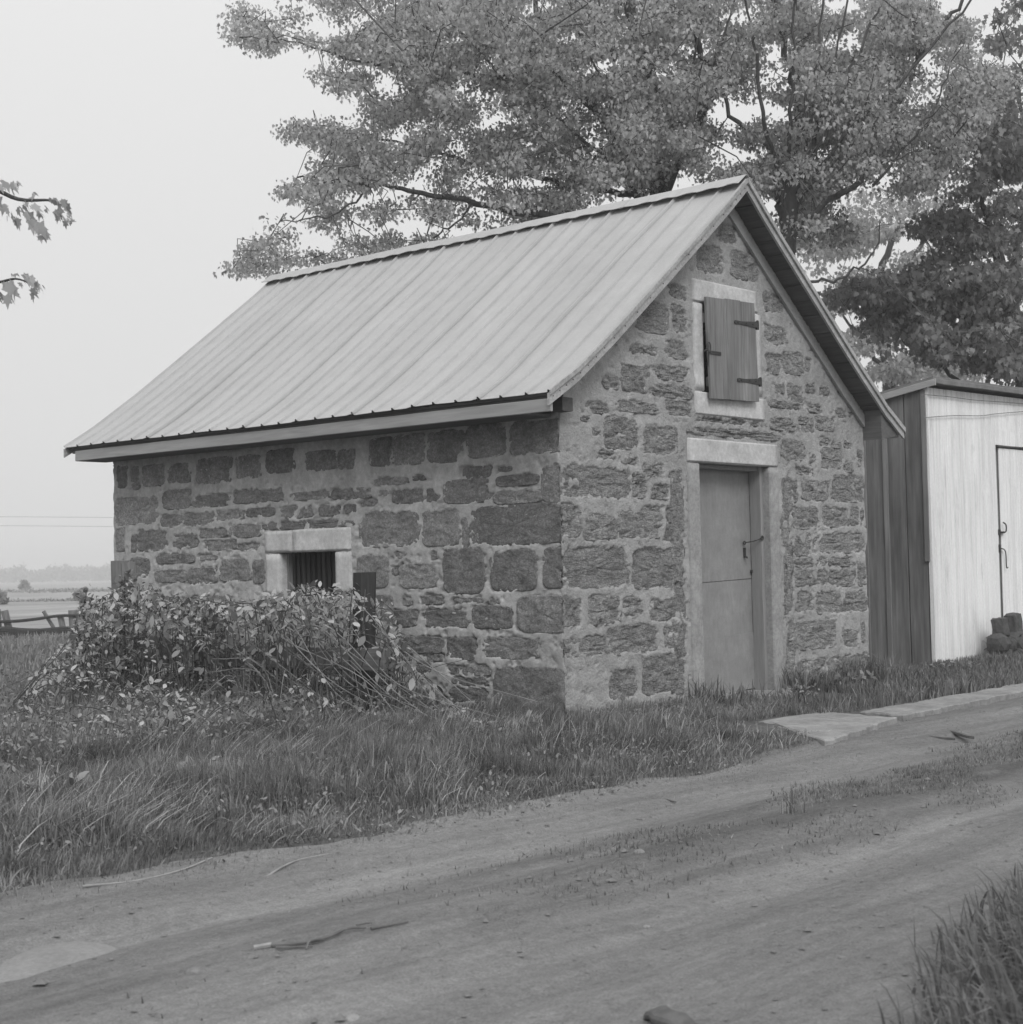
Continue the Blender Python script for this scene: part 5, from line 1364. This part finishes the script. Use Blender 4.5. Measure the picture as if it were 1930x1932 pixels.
# ------------------------------------------------------------------ field, rail fence, far trees, wires
rf = empty('rail_fence', on(100, 1200, 2, 0), 'broken split rail fence sagging across the pale field at left', 'fence')
def fpt(x, y, dd=0.): return at(x, y, 29.0 + dd)
for (x0, y0, x1, y1, r) in ((8, 1152, 20, 1200, .07), (-6, 1150, -2, 1202, .07), (82, 1153, 106, 1192, .035), (113, 1160, 120, 1192, .06), (137, 1151, 140, 1200, .08), (152, 1150, 151, 1202, .085), (-60, 1150, -58, 1200, .08), (-120, 1150, -118, 1202, .08), (185, 1150, 186, 1200, .08), (260, 1150, 262, 1200, .08)):
    mb = MB(); mb.tube([fpt(x0, y0), fpt((x0 + x1) / 2, (y0 + y1) / 2), fpt(x1, y1)], r, r * .95, n=7, sub=2); adopt(rf, mb.build('post', M['post'], None))
for pts, r in (([(-140, 1172), (0, 1173), (60, 1169), (110, 1162), (160, 1161), (200, 1157), (280, 1160)], .030), ([(-140, 1186), (0, 1187), (40, 1190), (90, 1191), (140, 1188), (200, 1184), (280, 1186)], .055), ([(-140, 1194), (0, 1195), (60, 1192), (130, 1186), (180, 1188), (280, 1190)], .05), ([(-100, 1202), (0, 1201), (50, 1199), (110, 1194), (150, 1192)], .045)):
    mb = MB(); mb.tube([fpt(x, y, -.1) for x, y in pts], r, r * .8, n=6, sub=4); adopt(rf, mb.build('rail', M['post_dark'], None))
# pale farm track crossing behind the grass
mb = MB(); P0 = [on(x, y, 2, 0) for x, y in ((-160, 1204), (0, 1203), (90, 1206), (220, 1206), (420, 1208))]; P1 = [on(x, y, 2, 0) for x, y in ((-160, 1215), (0, 1213), (90, 1213), (220, 1212), (420, 1214))]
V = []; F = []
A = catmull(P0, 6); B = catmull(P1, 6)
for a, b in zip(A, B):
    for t in np.linspace(0, 1, 7):
        q = a + (b - a) * t; V.append((q[0], q[1], float(gz(q[0], q[1])) + .012))
for i in range(len(A) - 1):
    for k in range(6): F.append((i * 7 + k, i * 7 + k + 1, i * 7 + k + 8, i * 7 + k + 7))
M['pale_dirt'] = surf('pale_dirt', .37, [(1, .08, 4, U, .3, .7), (12, .06, 4, U, .3, .7)], rnd=0)
mb.add(V, F); o = mb.build('farm_track', M['pale_dirt']); tag(o, kind='structure')
for p_ in o.data.polygons: pass
# hedge lines and isolated bushes in the field
def clumps(name, pts, label, cat, mat, n, s, rad_, kind=None, group=None):
    P = []
    for p in pts:
        q = rng.normal(0, 1, (n, 3)); q /= np.linalg.norm(q, axis=1)[:, None]; q *= rng.uniform(.3, 1, (n, 1)) * np.array(rad_)
        q[:, 2] = np.abs(q[:, 2]); P.append(np.asarray(p) + q)
    P = np.concatenate(P); V, F = leaves(P, rng.uniform(.6, 1.3, len(P)) * s, OVAL, (0, 0, .2), .8, (0, 0, .4), .8)
    o = fastmesh(name, V, F, mat, None, rng.uniform(0, 1, len(F))); tag(o, label, cat, group, kind); return o
M['far_leaf'] = leaf_mat('far_foliage', .23, .3, .3)
for (x, y, r_, lab) in ((47, 1112, .9, 'small round bush standing alone in the far field'), (152, 1134, .45, 'low dark bush in the middle of the field'), (-2, 1141, .6, 'dark bush at the left edge of the field')):
    p = on(x, y, 2, 0); clumps('field_bush', [p], lab, 'bush', M['far_leaf'], 420, .25 * r_ + .06, (r_ * .7, r_ * .7, r_ * 1.2), group='bushes in the field')
pts = [on(x, 1136 - .012 * x + rng.uniform(-.3, .3), 2, 0) for x in np.linspace(-160, 240, 60)]
clumps('field_weeds', pts, 'line of rank weeds crossing the pale field', 'weeds', M['far_leaf'], 26, .10, (1.2, 1.6, .14), 'stuff')
pts = [on(x, 1118 - .008 * x + rng.uniform(-.6, .6), 2, 0) for x in np.linspace(-160, 240, 50)]
clumps('field_weeds', pts, 'second, farther line of rank weeds in the pale field', 'weeds', M['far_leaf'], 30, .22, (4, 5, .25), 'stuff')
wp = on(83, 1158, 2, -.5)
# far woods on the horizon
P = []
for k in range(900):
    x = rng.uniform(-420, 420) if k < 700 else rng.uniform(420, 2600)
    D = rng.uniform(560, 700); b = at(x, 1090, D); b[2] = 0
    h = 2.6 + 3.6 * float(fbm(x * .05, 2, 81, 3)) ** 1.5 * (1 + .9 * rng.uniform())
    if 170 < x < 230: h *= 1.25
    q = rng.normal(0, 1, (34, 3)); q /= np.linalg.norm(q, axis=1)[:, None]; q *= rng.uniform(.4, 1, (34, 1)) * np.array([2.6, 2.6, h * .55]); q[:, 2] += h * .5
    P.append(b + q)
P = np.concatenate(P); V, F = leaves(P, rng.uniform(.8, 1.9, len(P)), OVAL, (0, 0, .3), .8, (0, 0, .3), .9)
o = fastmesh('distant_woods', V, F, M['far_leaf'], None, rng.uniform(0, 1, len(F))); tag(o, 'low line of hazy trees along the far horizon', 'woods', kind='stuff')
# two overhead wires far beyond, with poles out of frame
for yy, lab in ((975, 'upper of the two faint overhead wires left of the building'), (992, 'lower of the two faint overhead wires left of the building')):
    a = at(-260, yy - .5, 70); b = at(1200, yy + 26, 62); mb = MB(); mb.tube([a, at(100, yy + .5, 68), at(500, yy + 6, 66), b], .006, n=4, sub=6); o = mb.build('overhead_wire', M['wire']); tag(o, lab, 'wire', 'overhead wires')
for (x, D) in ((-260, 70), (1200, 62)):
    top = at(x, 940, D); mb = MB(); mb.tube([(top[0], top[1], -.2), top], .13, .09, n=7); 
    root = empty('utility_pole', (top[0], top[1], 0), 'wooden pole carrying the overhead wires, %s' % ('beyond the left edge' if x < 0 else 'hidden behind the building'), 'pole', 'utility poles'); adopt(root, mb.build('shaft', M['post']))

# ------------------------------------------------------------------ haze
hz = bpy.data.materials.new('haze'); hz.use_nodes = True; t = hz.node_tree; t.nodes.clear()
ho = t.nodes.new('ShaderNodeOutputMaterial'); pv = t.nodes.new('ShaderNodeVolumePrincipled')
pv.inputs['Color'].default_value = (.93, .93, .93, 1); pv.inputs['Density'].default_value = .0021; pv.inputs['Anisotropy'].default_value = .2
t.links.new(pv.outputs[0], ho.inputs['Volume'])
mb = MB(); mb.box((-1750, -1750, -1.4), (1750, 1750, 12.5)); o = mb.build('haze', hz); tag(o, 'thin pale haze lying over the fields', 'haze', kind='stuff')
